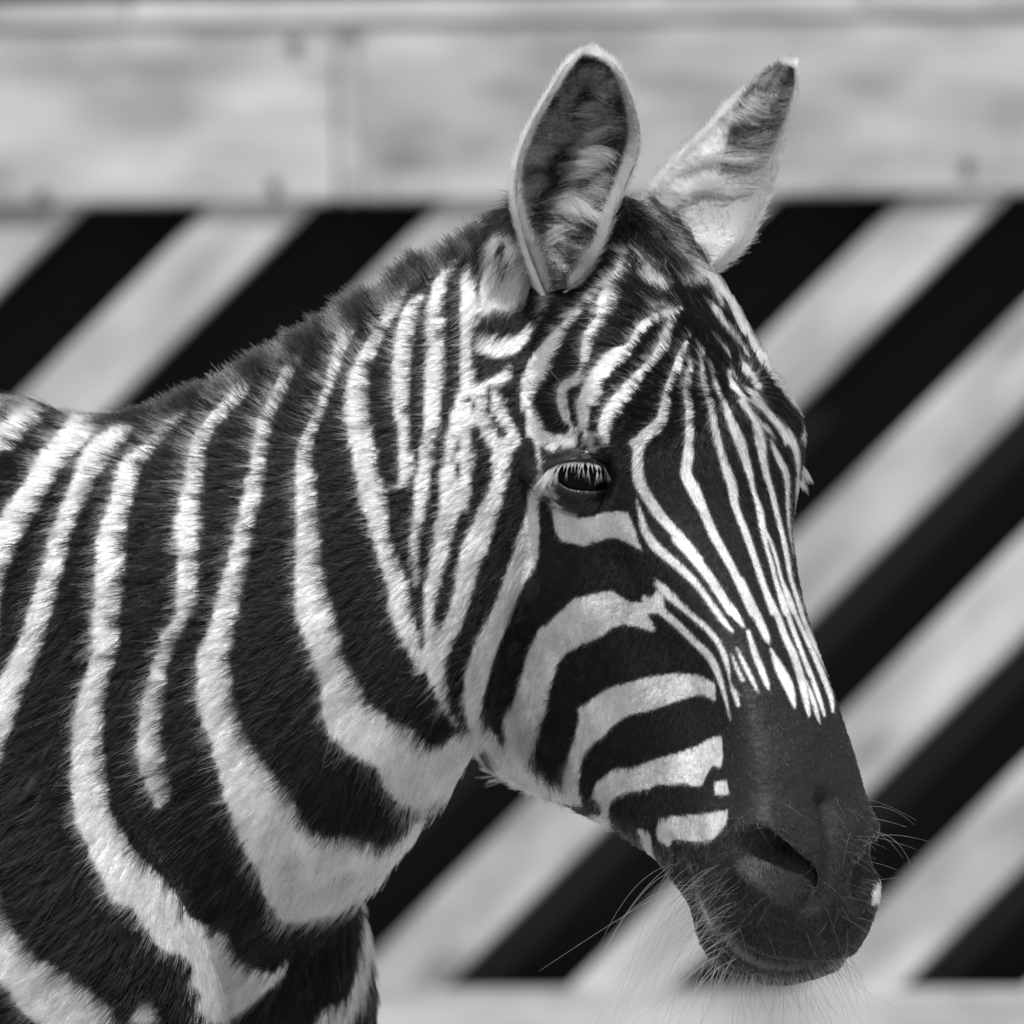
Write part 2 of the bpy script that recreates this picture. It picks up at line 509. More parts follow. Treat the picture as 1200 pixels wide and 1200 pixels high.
# lower lip set back under the upper one
lw = np.clip((-(BH[:, 1]) - 158) / 12, 0, 1) * np.clip((BH[:, 0] - 730) / 40, 0, 1) * near_head
BH[:, 2] *= 1 - .16 * lw
BH[:, 0] -= 10 * lw * np.clip((BH[:, 0] - 860) / 50, 0, 1)
BU = np.where(near_head[:, None], HO + BH[:, [0]] * HA + BH[:, [1]] * HT + BH[:, [2]] * HN, BU); BV = P(BU)
NRM = head_normals()
groove([(770, -4, 62), (800, 0, 52), (840, -8, 40), (868, -26, 34)], 9, 7)       # crease inside the nostril wing
groove([(760, -70, 104), (790, -88, 108), (830, -84, 104), (864, -66, 84)], 10, 5)   # fold under the nostril
groove([(786, -128, 98), (830, -134, 94), (868, -136, 84), (900, -132, 62)], 6, 3.5)
groove([(800, -108, 102), (842, -114, 100), (880, -114, 84)], 6, 3)
groove([(770, -188, 80), (820, -196, 72), (860, -196, 56)], 7, 4)
groove([(750, -174, 86), (800, -178, 82)], 5, 3)
groove([(742, -118, 84), (790, -122, 88), (840, -132, 78)], 16, 3)
# nostril: a comma-shaped pit running inwards
def pit(path, rad, depth, dirv):
    global BH
    path = smooth_path(path, 40)
    for sg in (1, -1):
        pp = path * (1, 1, sg); dv = np.array(dirv) * (1, 1, sg)
        sel = np.where(near_head & (np.linalg.norm(BH - pp.mean(0), axis=1) < 160))[0]
        d = np.min(np.linalg.norm(BH[sel][:, None, :] - pp[None], axis=2), 1)
        q = np.clip(1 - (d / rad), 0, 1); q = q * q * (3 - 2 * q)
        BH[sel] += (np.clip(q * 1.1, 0, 1) * depth)[:, None] * dv
        rim = np.exp(-((d - rad * 1.02) / (rad * .36)) ** 2)
        BH[sel] -= (rim * 3.5)[:, None] * dv
# eye socket: find the skin at the eye, seat the ball in it, press the skin back behind it
def from_head(H): return HO + H[:, [0]] * HA + H[:, [1]] * HT + H[:, [2]] * HN
BU = np.where(near_head[:, None], from_head(BH), BU)
BV = P(BU)
hf = BF[(near_head[BF]).all(1) & (BU[BF[:, 0], 0] > 480)]
ids = np.unique(hf); remap = np.zeros(len(BV), int); remap[ids] = np.arange(len(ids))
SKIN = BVHTree.FromPolygons([tuple(v) for v in BV[ids]], [tuple(int(a) for a in f) for f in remap[hf]])
CAMP = Vector((0, -DIST, ZC))
def skin_depth(px, py, tree=None):
    """depth in units of the nearest skin along the line through (px, py); nan if there is none"""
    d = Vector(P((px, py, 0))) - CAMP
    hit = (tree or SKIN).ray_cast(CAMP, d.normalized())
    return float('nan') if hit[0] is None else hit[0].y / U
def on_skin(pts):
    u = np.array([(x, y, skin_depth(x, y)) for x, y in pts])
    return IH(u[~np.isnan(u[:, 2])])
MOUTH = on_skin([(784, 986), (797, 1002), (815, 1040), (835, 1078), (860, 1107), (885, 1124), (905, 1130)])
mm_ = MOUTH[-1].copy(); MOUTH = np.vstack([MOUTH, [[mm_[0] + 8, mm_[1] + 4, mm_[2] * .5], [mm_[0] + 10, mm_[1] + 5, 0]]])
LIP2 = on_skin([(806, 1050), (820, 1086), (842, 1114), (866, 1130)])
NOSTRIL = on_skin([(886, 997), (906, 1010), (924, 1023), (936, 1033)])
WING = on_skin([(968, 940), (974, 975), (972, 1010), (962, 1048), (940, 1066)])
BH = IH(BU)
NRM = head_normals()
groove(MOUTH, 6.5, 17)
groove(LIP2, 5, 4)
groove(WING, 11, 7)
pit(NOSTRIL, 31, 64, (-0.35, 0.05, -0.93))
BU = np.where(near_head[:, None], from_head(BH), BU); BV = P(BU)
dq = np.full(len(BV), 999.); ni = np.where(near_head)[0]
for sg in (1, -1):
    dq[ni] = np.minimum(dq[ni], np.min(np.linalg.norm(BH[ni][:, None, :] - (NOSTRIL * (1, 1, sg))[None], axis=2), 1))
BV = laplace(BV, 3, .5, (dq < 75).astype(float)); BU = IP(BV); BH = IH(BU)
c_ = on_skin([(915, 965)])[0]; brush(c_, (26, 26, 26), (0, 4, 5))
BU = np.where(near_head[:, None], from_head(BH), BU)
BV = P(BU)
EYE_R = 42.0
EC = np.array([680., 558., 0.]); EC[2] = skin_depth(EC[0], EC[1]) + EYE_R - 6
EYE_H = IH([EC])[0]
EG = np.array([-0.22, -0.05, -0.97]); EG = np.array([EG @ HA, EG @ HT, EG @ HN])
BH = IH(BU)
for sg in (1, -1):
    c = EYE_H * (1, 1, sg); gz = EG * (1, 1, sg)
    q = BH - c
    along = q @ gz
    perp = np.linalg.norm(q - along[:, None] * gz, axis=1)
    w_ = np.clip((1 - (perp / 56) ** 2) * 1.6, 0, 1) * (along > -10) * near_head
    BH = BH - (w_ * np.maximum(along - 12, 0))[:, None] * gz
BU = np.where(near_head[:, None], from_head(BH), BU)
BV = P(BU)
BN = vnormals(BV, BF)
VLAB = np.array([lab[kd.find(v)[1]] for v in BV])

def refine(V, F, sel, L):
    """split the chosen quads in four"""
    f = F[sel]
    e = np.sort(np.stack([f, np.roll(f, -1, 1)], 2), 2).reshape(-1, 2)
    ue, inv = np.unique(e, axis=0, return_inverse=True)
    em = (V[ue[:, 0]] + V[ue[:, 1]]) / 2
    fm = V[f].mean(1)
    n0 = len(V); n1 = n0 + len(ue)
    ei = inv.reshape(-1, 4) + n0
    fi = np.arange(len(f)) + n1
    q = np.concatenate([np.stack([f[:, k], ei[:, k], fi, ei[:, k - 1]], 1) for k in range(4)])
    cnt = np.bincount(inv)
    hang = np.zeros(n1 + len(f), bool); hang[n0:n1] = cnt == 1
    return np.vstack([V, em, fm]), np.vstack([F[~sel], q]), np.concatenate([L, L[ue[:, 0]], L[f[:, 0]]]), hang, np.concatenate([f.ravel(), np.arange(n0, n1 + len(f))])
sel = (BU[BF, 0].min(1) > 470) & (BU[BF, 1].max(1) < 1220) & (VLAB[BF].min(1) == 0)
BV, BF, VLAB, hang, touched = refine(BV, BF, sel, VLAB)
EDG = np.unique(np.sort(np.vstack([BF[:, [0, 1]], BF[:, [1, 2]], BF[:, [2, 3]], BF[:, [3, 0]]]), axis=1), axis=0)
mk = np.zeros(len(BV)); mk[touched] = 1; mk[hang] = 0
bd = EDG[hang[EDG].any(1)].ravel(); mk[bd] = 0
BV = laplace(BV, 2, 0.5, mk)
BU = IP(BV); BN = vnormals(BV, BF)

# ------------------------------------------------------------------ coat pattern
GX0, GY0, GW, GH = -1760, 0, 3060, 2760
FIELD = np.full((GH, GW), -1e3, np.float32)
def stroke(pts, sub=False, n=None):
    """pts rows (x, y, width): union (or cut) of discs along a smooth path"""
    pts = np.asarray(pts, float)
    if pts.shape[0] > 1:
        L = np.hypot(*np.diff(pts[:, :2], axis=0).T).sum()
        p = smooth_path(pts, int(max(8, L / 2.0)))
    else: p = pts
    for i in range(len(p) - 1):
        (x0, y0, w0), (x1, y1, w1) = p[i], p[i + 1]
        R = max(w0, w1) / 2 + 4
        xa, xb = int(min(x0, x1) - R) - GX0, int(max(x0, x1) + R) + 2 - GX0
        ya, yb = int(min(y0, y1) - R) - GY0, int(max(y0, y1) + R) + 2 - GY0
        xa, ya = max(xa, 0), max(ya, 0); xb, yb = min(xb, GW), min(yb, GH)
        if xa >= xb or ya >= yb: continue
        X, Y = np.meshgrid(np.arange(xa, xb) + GX0, np.arange(ya, yb) + GY0)
        dx, dy = x1 - x0, y1 - y0
        tt = np.clip(((X - x0) * dx + (Y - y0) * dy) / (dx * dx + dy * dy + 1e-9), 0, 1)
        d = (w0 + (w1 - w0) * tt) / 2 - np.hypot(X - x0 - tt * dx, Y - y0 - tt * dy)
        blk = FIELD[ya:yb, xa:xb]
        if sub: np.minimum(blk, -d, out=blk)
        else: np.maximum(blk, d, out=blk)
def poly(pts, sub=False):
    pts = np.asarray(pts, float)
    closed = np.vstack([pts, pts[:1]])
    xa, xb = int(pts[:, 0].min()) - 4 - GX0, int(pts[:, 0].max()) + 5 - GX0
    ya, yb = int(pts[:, 1].min()) - 4 - GY0, int(pts[:, 1].max()) + 5 - GY0
    xa, ya = max(xa, 0), max(ya, 0); xb, yb = min(xb, GW), min(yb, GH)
    X, Y = np.meshgrid(np.arange(xa, xb) + GX0 + .01, np.arange(ya, yb) + GY0 + .01)
    inside = np.zeros(X.shape, bool); dist = np.full(X.shape, 1e3)
    for (x0, y0), (x1, y1) in zip(closed[:-1], closed[1:]):
        cr = ((y0 > Y) != (y1 > Y)) & (X < (x1 - x0) * (Y - y0) / (y1 - y0 + 1e-12) + x0)
        inside ^= cr
        dx, dy = x1 - x0, y1 - y0
        tt = np.clip(((X - x0) * dx + (Y - y0) * dy) / (dx * dx + dy * dy + 1e-9), 0, 1)
        dist = np.minimum(dist, np.hypot(X - x0 - tt * dx, Y - y0 - tt * dy))
    d = np.where(inside, dist, -dist)
    blk = FIELD[ya:yb, xa:xb]
    if sub: np.minimum(blk, -d, out=blk)
    else: np.maximum(blk, d, out=blk)
class Crop:
    """coordinates read off an enlarged view: origin and scale"""
    def __init__(s, x0, y0, k, thin=1.0): s.x0, s.y0, s.k, s.thin = x0, y0, k, thin
    def S(s, *pts, sub=False): stroke([(s.x0 + a / s.k, s.y0 + b / s.k, c / s.k * (1 if sub else s.thin)) for a, b, c in pts], sub)
    def G(s, *pts, sub=False): poly([(s.x0 + a / s.k, s.y0 + b / s.k) for a, b in pts], sub)
    def E(s, *rows):           # rows (y, left, right): a band given by its edges
        L = [(s.x0 + l / s.k, s.y0 + y / s.k) for y, l, r in rows]
        R = [(s.x0 + r / s.k, s.y0 + y / s.k) for y, l, r in rows]
        L = smooth_path(L, len(L) * 4); R = smooth_path(R, len(R) * 4)
        poly(np.vstack([L, R[::-1]]))
a4 = Crop(0, 420, 4); b4 = Crop(0, 700, 4); c4 = Crop(0, 950, 4.8); d3 = Crop(200, 900, 3.3333)
k3 = Crop(250, 240, 3.3333); l3 = Crop(250, 560, 3.3333)
c5 = Crop(540, 280, 5); d5 = Crop(740, 280, 5, .85); e5 = Crop(580, 480, 5, .92); f5 = Crop(760, 480, 5, .82)
g5 = Crop(580, 680, 5); h5 = Crop(760, 680, 5, .8); i3 = Crop(720, 880, 3.3333); j6 = Crop(620, 860, 6.6667)
m7 = Crop(520, 380, 7.5); q6 = Crop(700, 200, 6); o8 = Crop(625, 505, 8.5714)

# trunk, outside the picture: the same kind of bands carried on
for k in range(0, 15):
    x = -95 - 104 * k
    lean = 60 if k < 5 else 60 - 34 * (k - 4)
    stroke([(x + 10, 430, 26), (x - 25, 560, 36), (x - 45 + 8 * math.sin(k), 760, 44), (x - 40 - lean * .3, 980, 48), (x - 10 - lean, 1200, 44), (x + 20 - lean * 1.5, 1420, 26)])
for k in range(16):
    y = 1500 + 62 * k
    stroke([(-80, y + 14, 24), (85, y, 30), (230, y + 14, 24)])
    stroke([(-1600, y + 14, 24), (-1380, y, 30), (-1180, y + 20, 24)])
# neck and shoulder
a4.G((-60, 200), (0, 180), (60, 170), (110, 140), (125, 165), (60, 205), (0, 235), (-60, 280))
a4.G((-120, 380), (0, 310), (60, 250), (140, 210), (210, 195), (240, 220), (200, 290), (120, 350), (90, 390), (80, 430), (0, 440), (-120, 560))
stroke([(118, 486, 14), (97, 497, 32), (75, 521, 33), (55, 546, 32), (42, 571, 31), (26, 596, 34), (8, 625, 36), (-6, 660, 36), (-16, 710, 34), (-30, 800, 40), (-60, 950, 40)])
stroke([(153, 498, 8), (140, 508, 22), (122, 522, 30), (107, 542, 32), (99, 558, 28), (90, 582, 25), (78, 607, 25), (69, 632, 26), (64, 657, 26), (57, 682, 27),
        (51, 702, 27), (43, 726, 28), (37, 750, 28), (27, 775, 31), (14, 802, 34), (5, 828, 35), (-6, 860, 34), (-16, 900, 30), (-30, 960, 40), (-30, 1040, 44)])
A5 = [(235, 866, 878), (280, 785, 865), (350, 715, 800), (420, 640, 740), (480, 560, 690), (550, 530, 650), (650, 510, 630), (750, 480, 605), (850, 450, 595), (950, 445, 590), (1050, 445, 580), (1200, 430, 570)]
a4.E(*A5)
b4.E((0, 432, 572), (100, 425, 565), (200, 425, 560), (300, 418, 540), (400, 385, 512), (500, 350, 496), (600, 340, 490), (700, 335, 490), (800, 330, 500), (900, 330, 515), (1000, 350, 522), (1100, 380, 570), (1210, 425, 645))
c4.G((400, 0), (430, 100), (490, 200), (520, 300), (575, 400), (610, 510), (740, 560), (800, 650), (900, 780), (1040, 830), (1100, 900), (1050, 970), (1130, 1040), (1080, 1110),
     (1200, 1190), (1300, 1190), (1300, 720), (1200, 660), (1050, 590), (1000, 500), (940, 400), (840, 300), (740, 200), (690, 100), (625, 0))
d3.G((0, 460), (80, 580), (190, 650), (250, 730), (330, 785), (400, 795), (465, 750), (450, 810), (370, 885), (300, 945), (240, 990), (200, 1010), (150, 975), (90, 945), (130, 900), (110, 860), (70, 750), (0, 700))
a4.E((55, 1170, 1190), (100, 1112, 1180), (180, 1050, 1150), (250, 990, 1090), (320, 930, 1020), (400, 890, 975), (500, 870, 965), (600, 850, 950), (700, 830, 945), (800, 805, 945), (900, 838, 940), (1000, 830, 940), (1100, 820, 930), (1200, 820, 912))
b4.E((0, 825, 915), (100, 810, 880), (170, 755, 850), (250, 740, 815), (320, 710, 790), (400, 690, 780), (500, 657, 775), (600, 648, 757), (700, 635, 765), (800, 650, 785), (900, 690, 800), (950, 712, 800), (990, 720, 755))
k3.E((505, 355, 366), (550, 320, 360), (600, 290, 345), (700, 240, 300), (800, 190, 250), (850, 162, 230), (950, 150, 215), (1050, 135, 200), (1200, 115, 190))
l3.E((0, 125, 195), (100, 108, 180), (200, 85, 160), (300, 60, 145), (400, 30, 130), (500, 0, 105), (600, -25, 80), (700, -70, 65), (800, -70, 75), (900, -60, 95), (1000, -28, 130), (1100, 10, 190), (1200, 45, 265))
d3.G((150, -60), (175, 0), (200, 100), (240, 220), (280, 320), (340, 420), (360, 500), (430, 610), (500, 612), (560, 592), (650, 580), (770, 480), (880, 380), (1020, 190), (1000, 150), (950, 210), (880, 280),
     (820, 302), (720, 266), (650, 262), (590, 270), (540, 230), (500, 160), (450, 80), (380, 0), (340, -60))
k3.E((335, 574, 586), (400, 530, 582), (500, 480, 550), (600, 455, 510), (700, 428, 475), (800, 395, 440), (870, 360, 412), (930, 333, 395), (1000, 322, 390), (1100, 315, 400), (1200, 310, 405))
l3.E((0, 315, 402), (100, 325, 410), (200, 325, 415), (300, 318, 425), (400, 312, 437), (500, 312, 465), (600, 340, 492), (700, 385, 517), (800, 415, 567))
l3.G((415, 790), (420, 900), (440, 1000), (500, 1062), (580, 1112), (640, 1142), (660, 1210), (700, 1260), (760, 1310), (830, 1290), (960, 1210), (1020, 1110), (1040, 1030), (970, 985), (900, 1035), (840, 1052), (790, 990), (700, 945), (620, 890), (560, 790))
k3.E((235, 768, 782), (280, 752, 790), (330, 702, 762), (400, 662, 730), (470, 640, 692), (550, 582, 652), (650, 532, 615), (750, 512, 610), (850, 512, 617), (950, 532, 635), (1050, 552, 650), (1200, 575, 675))
l3.E((0, 572, 672), (80, 580, 680), (150, 592, 682), (250, 622, 697), (350, 652, 737), (450, 682, 770), (550, 692, 782), (650, 742, 812), (760, 795, 832))
k3.E((335, 815, 835), (400, 742, 810), (500, 712, 785), (600, 697, 775), (700, 692, 770), (800, 702, 765), (870, 717, 770), (1000, 727, 780), (1070, 720, 775), (1110, 712, 745))
k3.E((145, 968, 978), (200, 912, 970), (260, 882, 950), (320, 852, 920), (400, 832, 900), (500, 832, 905), (600, 832, 905), (700, 822, 900), (800, 820, 890), (900, 815, 880), (1000, 797, 860), (1100, 787, 850), (1200, 785, 850))
l3.E((0, 785, 850), (100, 780, 840), (200, 770, 820), (300, 770, 805), (400, 776, 800), (440, 786, 792))
k3.E((225, 985, 1030), (300, 962, 1030), (400, 957, 1030), (500, 962, 1020), (600, 957, 1015), (680, 967, 1030), (740, 945, 1030), (850, 902, 1020), (950, 892, 1030), (1050, 887, 1015), (1200, 887, 1000))
k3.S((958, 960, 10), (952, 1060, 14), (945, 1130, 10), sub=True)
l3.E((0, 890, 1000), (150, 872, 962), (300, 842, 922), (450, 822, 882), (560, 817, 868), (640, 815, 940), (700, 817, 922), (800, 842, 915), (900, 892, 932), (975, 945, 978))
l3.E((-150, 1085, 1160), (0, 1087, 1155), (150, 1022, 1115), (250, 972, 1085), (400, 942, 1030), (500, 922, 1000), (600, 885, 965), (650, 850, 940))
# lower chest pieces
c4.G((-60, 470), (0, 440), (15, 560), (75, 650), (130, 730), (200, 820), (300, 880), (400, 930), (500, 1000), (560, 1060), (620, 1140), (650, 1210), (300, 1280), (200, 1200), (100, 1120), (50, 1020), (0, 980), (-60, 950))
c4.G((720, 1210), (780, 1080), (850, 1055), (890, 1110), (910, 1210))
d3.G((745, 480), (765, 545), (785, 640), (780, 740), (770, 860), (740, 950), (700, 1010), (560, 1010), (640, 940), (710, 850), (730, 740), (740, 620))
stroke([(390, 1195, 34), (360, 1240, 34), (300, 1290, 36), (210, 1330, 30)])
stroke([(120, 1190, 30), (150, 1260, 34), (230, 1340, 36), (320, 1380, 30)])
# cheek band that runs from behind the eye down to the jaw
stroke([(633, 560, 9), (627, 574, 13), (624, 606, 18), (620, 630, 27), (615, 655, 31), (602, 681, 25), (591, 712, 25), (577, 741, 27), (561, 785, 29), (555, 830, 24), (566, 862, 25), (588, 884, 26), (606, 900, 26)])
# ear root region
c5.G((95, 440), (110, 250), (150, 120), (190, -60), (420, -60), (450, 200), (440, 230), (400, 300), (330, 435), (300, 405), (270, 430), (200, 420), (140, 455))
c5.S((240, 60, 50), (285, 110, 36), sub=True)
c5.S((545, 225, 60), (505, 330, 85), (480, 420, 60), (400, 540, 65), (300, 655, 75))
c5.G((70, 530), (140, 542), (250, 566), (340, 560), (300, 670), (230, 700), (170, 690), (80, 660))
c5.S((460, 430, 40), (430, 480, 30), (395, 400, 40), sub=True)
m7.E((-60, 130, 340), (0, 120, 340), (40, 130, 200), (100, 125, 210), (200, 110, 220), (300, 100, 225), (400, 105, 250), (500, 150, 260), (560, 110, 330))
m7.G((600, 320), (520, 400), (400, 470), (280, 530), (110, 570), (60, 680), (30, 800), (0, 900), (-40, 1100), (-40, 1220), (280, 1220), (260, 1050), (250, 950), (290, 860), (330, 980), (400, 1080), (420, 1140), (390, 1220),
     (590, 1220), (620, 1120), (680, 1060), (660, 950), (590, 820), (545, 680), (480, 610), (520, 540), (580, 500), (600, 420))
m7.S((400, 560, 16), (400, 700, 20), (430, 830, 40), (520, 960, 60), sub=True)
m7.S((200, 640, 14), (270, 700, 16), (250, 760, 10), sub=True)
m7.S((150, 980, 10), (120, 1080, 16), (90, 1180, 14), sub=True)
m7.S((340, 290, 70), (330, 370, 130), (320, 440, 70), sub=True)
# forehead bands
c5.S((815, 262, 20), (795, 282, 42), (740, 342, 60), (680, 432, 70), (600, 532, 72), (545, 610, 110), (490, 700, 135), (450, 780, 150), (405, 870, 115), (390, 940, 85), (420, 1030, 90), (445, 1120, 120))
e5.S((210, -10, 75), (225, 80, 80), (245, 160, 60), (250, 250, 36), (262, 340, 26), (275, 380, 30))
e5.G((200, 80), (270, 90), (340, 135), (420, 140), (445, 95), (490, 100), (490, 150), (482, 222), (420, 235), (330, 250), (275, 215), (240, 190))
c5.S((965, 60, 60), (950, 180, 100), (905, 275, 110), (862, 365, 135), (828, 465, 85), (760, 560, 90), (735, 650, 70), (715, 760, 52), (680, 822, 62), (612, 862, 72), (595, 935, 80), (615, 1035, 60), (655, 1085, 44), (690, 1110, 40))
c5.S((1250, 430, 40), (1180, 445, 55), (1070, 512, 70), (1000, 620, 60), (930, 682, 110), (850, 742, 110), (790, 832, 110), (762, 922, 140), (730, 1000, 110), (710, 1080, 80))
e5.S((515, 20, 70), (535, 110, 70), (560, 190, 84), (590, 235, 50))
d5.S((290, 405, 40), (262, 430, 60), (212, 540, 75), (190, 625, 90), (112, 730, 72), (35, 812, 80), (5, 860, 90))
c5.S((1000, 860, 92), (942, 930, 100), (880, 1022, 110), (842, 1110, 90), (840, 1190, 70))
e5.S((665, 10, 80), (642, 110, 75), (645, 195, 60))
d5.S((345, 560, 30), (288, 690, 58), (256, 790, 70), (215, 880, 60), (200, 980, 80), (170, 1080, 90), (90, 1150, 90), (20, 1200, 80))
e5.S((960, 90, 92), (870, 170, 90), (840, 240, 80), (838, 340, 80), (850, 430, 80), (900, 520, 75), (960, 610, 75), (1040, 700, 70), (1120, 790, 70), (1190, 880, 70))
f5.S((160, 752, 74), (250, 850, 75), (340, 960, 75), (420, 1080, 75), (480, 1180, 68))
h5.S((370, 10, 60), (430, 100, 70), (500, 190, 70), (556, 270, 30))
h5.S((583, 298, 36), (620, 420, 55), (660, 520, 55), (690, 600, 45), (705, 640, 20))
d5.S((335, 645, 18), (350, 730, 40), (330, 840, 60), (335, 950, 70), (345, 1060, 60), (340, 1190, 70))
f5.S((238, 0, 60), (240, 120, 65), (235, 250, 85), (220, 370, 90), (265, 470, 100), (325, 600, 75), (375, 720, 75), (435, 830, 70), (500, 950, 65), (555, 1070, 65), (610, 1190, 66))
h5.S((540, 0, 60), (590, 110, 65), (640, 220, 70), (690, 330, 58), (707, 375, 14))
h5.S((715, 400, 24), (770, 520, 78), (820, 620, 80), (850, 720, 40), (860, 752, 15))
d5.S((415, 640, 36), (418, 750, 45), (428, 850, 50), (470, 980, 58), (490, 1100, 60), (510, 1200, 56))
f5.S((380, 0, 50), (390, 90, 60), (420, 220, 60), (450, 330, 70), (490, 450, 78), (510, 570, 60), (560, 700, 60), (600, 810, 55), (640, 930, 55), (680, 1050, 55), (730, 1190, 55))
h5.S((660, 0, 45), (710, 110, 50), (760, 220, 55), (800, 330, 60), (850, 440, 65), (890, 560, 65), (920, 690, 58), (940, 790, 34))
d5.S((470, 740, 28), (490, 830, 38), (520, 910, 40), (560, 990, 50), (590, 1080, 66), (630, 1190, 76))
f5.S((455, 10, 50), (500, 90, 64), (530, 170, 86), (560, 270, 68), (590, 370, 58), (615, 480, 42), (650, 590, 58), (665, 680, 58), (690, 800, 40), (720, 900, 40), (745, 1000, 40), (780, 1120, 45), (800, 1190, 45))
f5.S((672, 690, 40), (715, 775, 34), (750, 880, 34), (780, 1000, 34), (820, 1120, 40), (850, 1190, 40))
h5.S((740, 0, 35), (790, 110, 40), (830, 240, 45), (870, 350, 45), (920, 480, 45), (960, 580, 48), (1000, 690, 42), (1030, 790, 32))
h5.S((780, 0, 35), (830, 110, 40), (870, 220, 40), (930, 350, 45), (980, 460, 50), (1030, 580, 52), (1070, 690, 46), (1080, 770, 28))
h5.S((925, 590, 22), (960, 690, 42), (990, 790, 38), (1005, 840, 18))
f5.S((565, 0, 66), (620, 90, 80), (655, 200, 88), (670, 290, 60), (690, 380, 55), (725, 500, 50), (760, 640, 45), (790, 760, 45), (815, 880, 44), (830, 980, 40), (860, 1070, 38), (900, 1180, 35))
h5.S((835, 0, 38), (870, 110, 38), (910, 230, 42), (960, 350, 42), (1020, 470, 38), (1080, 590, 34), (1120, 690, 28), (1135, 750, 14))
h5.S((880, 60, 8), (925, 190, 9), (970, 310, 9), (1035, 440, 9), (1090, 560, 9))
f5.S((705, 165, 28), (755, 270, 55), (805, 380, 55), (815, 500, 40), (818, 620, 35), (830, 740, 24), (848, 850, 14))
f5.S((670, 0, 80), (750, 80, 88), (820, 150, 80), (860, 230, 58), (877, 340, 38), (872, 460, 34), (872, 580, 34), (852, 690, 28), (862, 800, 10), (880, 950, 8), (915, 1120, 8))
d5.S((420, 180, 50), (500, 270, 50), (545, 340, 95), (600, 430, 60), (680, 560, 52), (740, 660, 60), (840, 810, 60), (930, 930, 50), (1000, 1010, 40), (1015, 1090, 40), (1000, 1170, 30))
d5.S((490, 400, 50), (545, 500, 50), (630, 605, 40), (690, 690, 18))
d5.S((650, 730, 50), (690, 790, 70), (745, 860, 60))
d5.G((560, 770), (600, 760), (640, 850), (740, 890), (800, 990), (900, 1080), (960, 1180), (1000, 1210), (880, 1210), (780, 1120), (700, 1050), (600, 965), (640, 930), (575, 870))
d5.S((500, 595, 20), (550, 640, 30), (575, 690, 20))
# tufts under the forelock
q6.G((330, 640), (420, 640), (500, 720), (560, 790), (500, 840), (400, 850), (340, 800))
q6.S((440, 700, 16), (500, 760, 20), (560, 760, 16), sub=True)
q6.S((470, 860, 30), (570, 880, 20)); q6.S((600, 590, 60), (680, 650, 80), (740, 720, 60), (830, 770, 60), (860, 810, 50))
q6.S((610, 780, 50), (690, 790, 100), (790, 810, 50)); q6.S((370, 960, 30), (440, 930, 40), (520, 950, 30))
q6.S((840, 860, 50), (900, 920, 90), (960, 990, 80), (1040, 1130, 70))
q6.S((330, 220, 40), (400, 290, 70), (480, 400, 80), (560, 500, 90), (640, 560, 80)); 
# below the eye
e5.G((250, 380), (300, 390), (340, 450), (370, 540), (410, 590), (490, 635), (570, 625), (640, 600), (700, 590), (780, 600), (800, 640), (830, 720), (870, 835), (790, 790), (710, 755),
     (650, 760), (590, 785), (520, 805), (450, 785), (390, 775), (350, 720), (335, 640), (325, 540), (300, 505), (265, 515), (250, 560), (200, 520))
e5.S((828, 520, 14), (855, 620, 38), (880, 710, 60), (940, 800, 65), (1020, 870, 65), (1100, 940, 60), (1180, 1020, 50))
f5.S((200, 940, 60), (280, 1020, 55), (340, 1100, 50), (400, 1190, 50))
h5.S((270, 0, 45), (330, 90, 50), (390, 170, 50), (440, 240, 50), (490, 300, 28))
h5.S((485, 430, 18), (515, 510, 34), (552, 585, 34)); h5.S((518, 398, 22), (560, 490, 40), (605, 580, 40), (640, 650, 24))
e5.S((935, 990, 10), (980, 1040, 50), (1050, 1110, 60))
h5.S((40, 20, 30), (110, 85, 62), (190, 150, 55), (270, 220, 50), (350, 290, 50), (410, 370, 50), (450, 460, 50), (470, 540, 28), (480, 600, 20), (505, 660, 48), (525, 730, 36))
h5.S((-20, 110, 60), (40, 150, 70), (100, 200, 68), (190, 280, 65), (280, 370, 60), (350, 440, 64), (400, 530, 60), (430, 620, 45), (455, 710, 34), (480, 820, 14))
g5.G((60, 950), (40, 820), (110, 700), (150, 560), (200, 400), (250, 290), (380, 180), (460, 105), (600, 70), (690, 55), (760, 105), (850, 130), (920, 90), (950, 50), (990, 90), (1000, 160), (960, 200),
     (900, 200), (950, 290), (920, 305), (850, 280), (760, 262), (690, 280), (630, 330), (500, 390), (420, 430), (370, 500), (340, 600), (310, 760), (270, 870), (230, 960), (210, 1040), (240, 1090), (310, 1140), (380, 1190),
     (440, 1260), (300, 1290), (0, 1240), (-60, 1150), (0, 930))
g5.G((380, 1290), (400, 1150), (430, 1020), (470, 900), (490, 790), (470, 760), (550, 700), (650, 630), (800, 590), (880, 565), (1000, 560), (1080, 540), (1200, 552), (1290, 600), (1300, 660), (1200, 672), (1100, 700), (1000, 735), (900, 770),
     (800, 790), (740, 820), (680, 870), (640, 920), (590, 950), (540, 1000), (510, 1070), (500, 1200), (520, 1330), (450, 1330))
h5.G((-10, 565), (150, 540), (250, 545), (330, 590), (390, 650), (400, 700), (385, 712), (330, 680), (250, 675), (150, 690), (100, 720), (-10, 768))
j6.G((500, 430), (520, 380), (600, 310), (680, 260), (800, 258), (900, 225), (1000, 190), (1100, 160), (1200, 130), (1320, 85), (1410, 30), (1490, 10), (1510, 20), (1520, 150), (1510, 260), (1480, 270), (1440, 250), (1400, 310), (1360, 400), (1320, 420), (1200, 395),
     (1080, 405), (1000, 400), (940, 435), (840, 455), (750, 465), (680, 500), (640, 540), (630, 620), (650, 720), (690, 800), (760, 880), (860, 970), (940, 1030), (920, 1090), (780, 980), (650, 880), (540, 760), (500, 660), (570, 600), (530, 540), (490, 500))
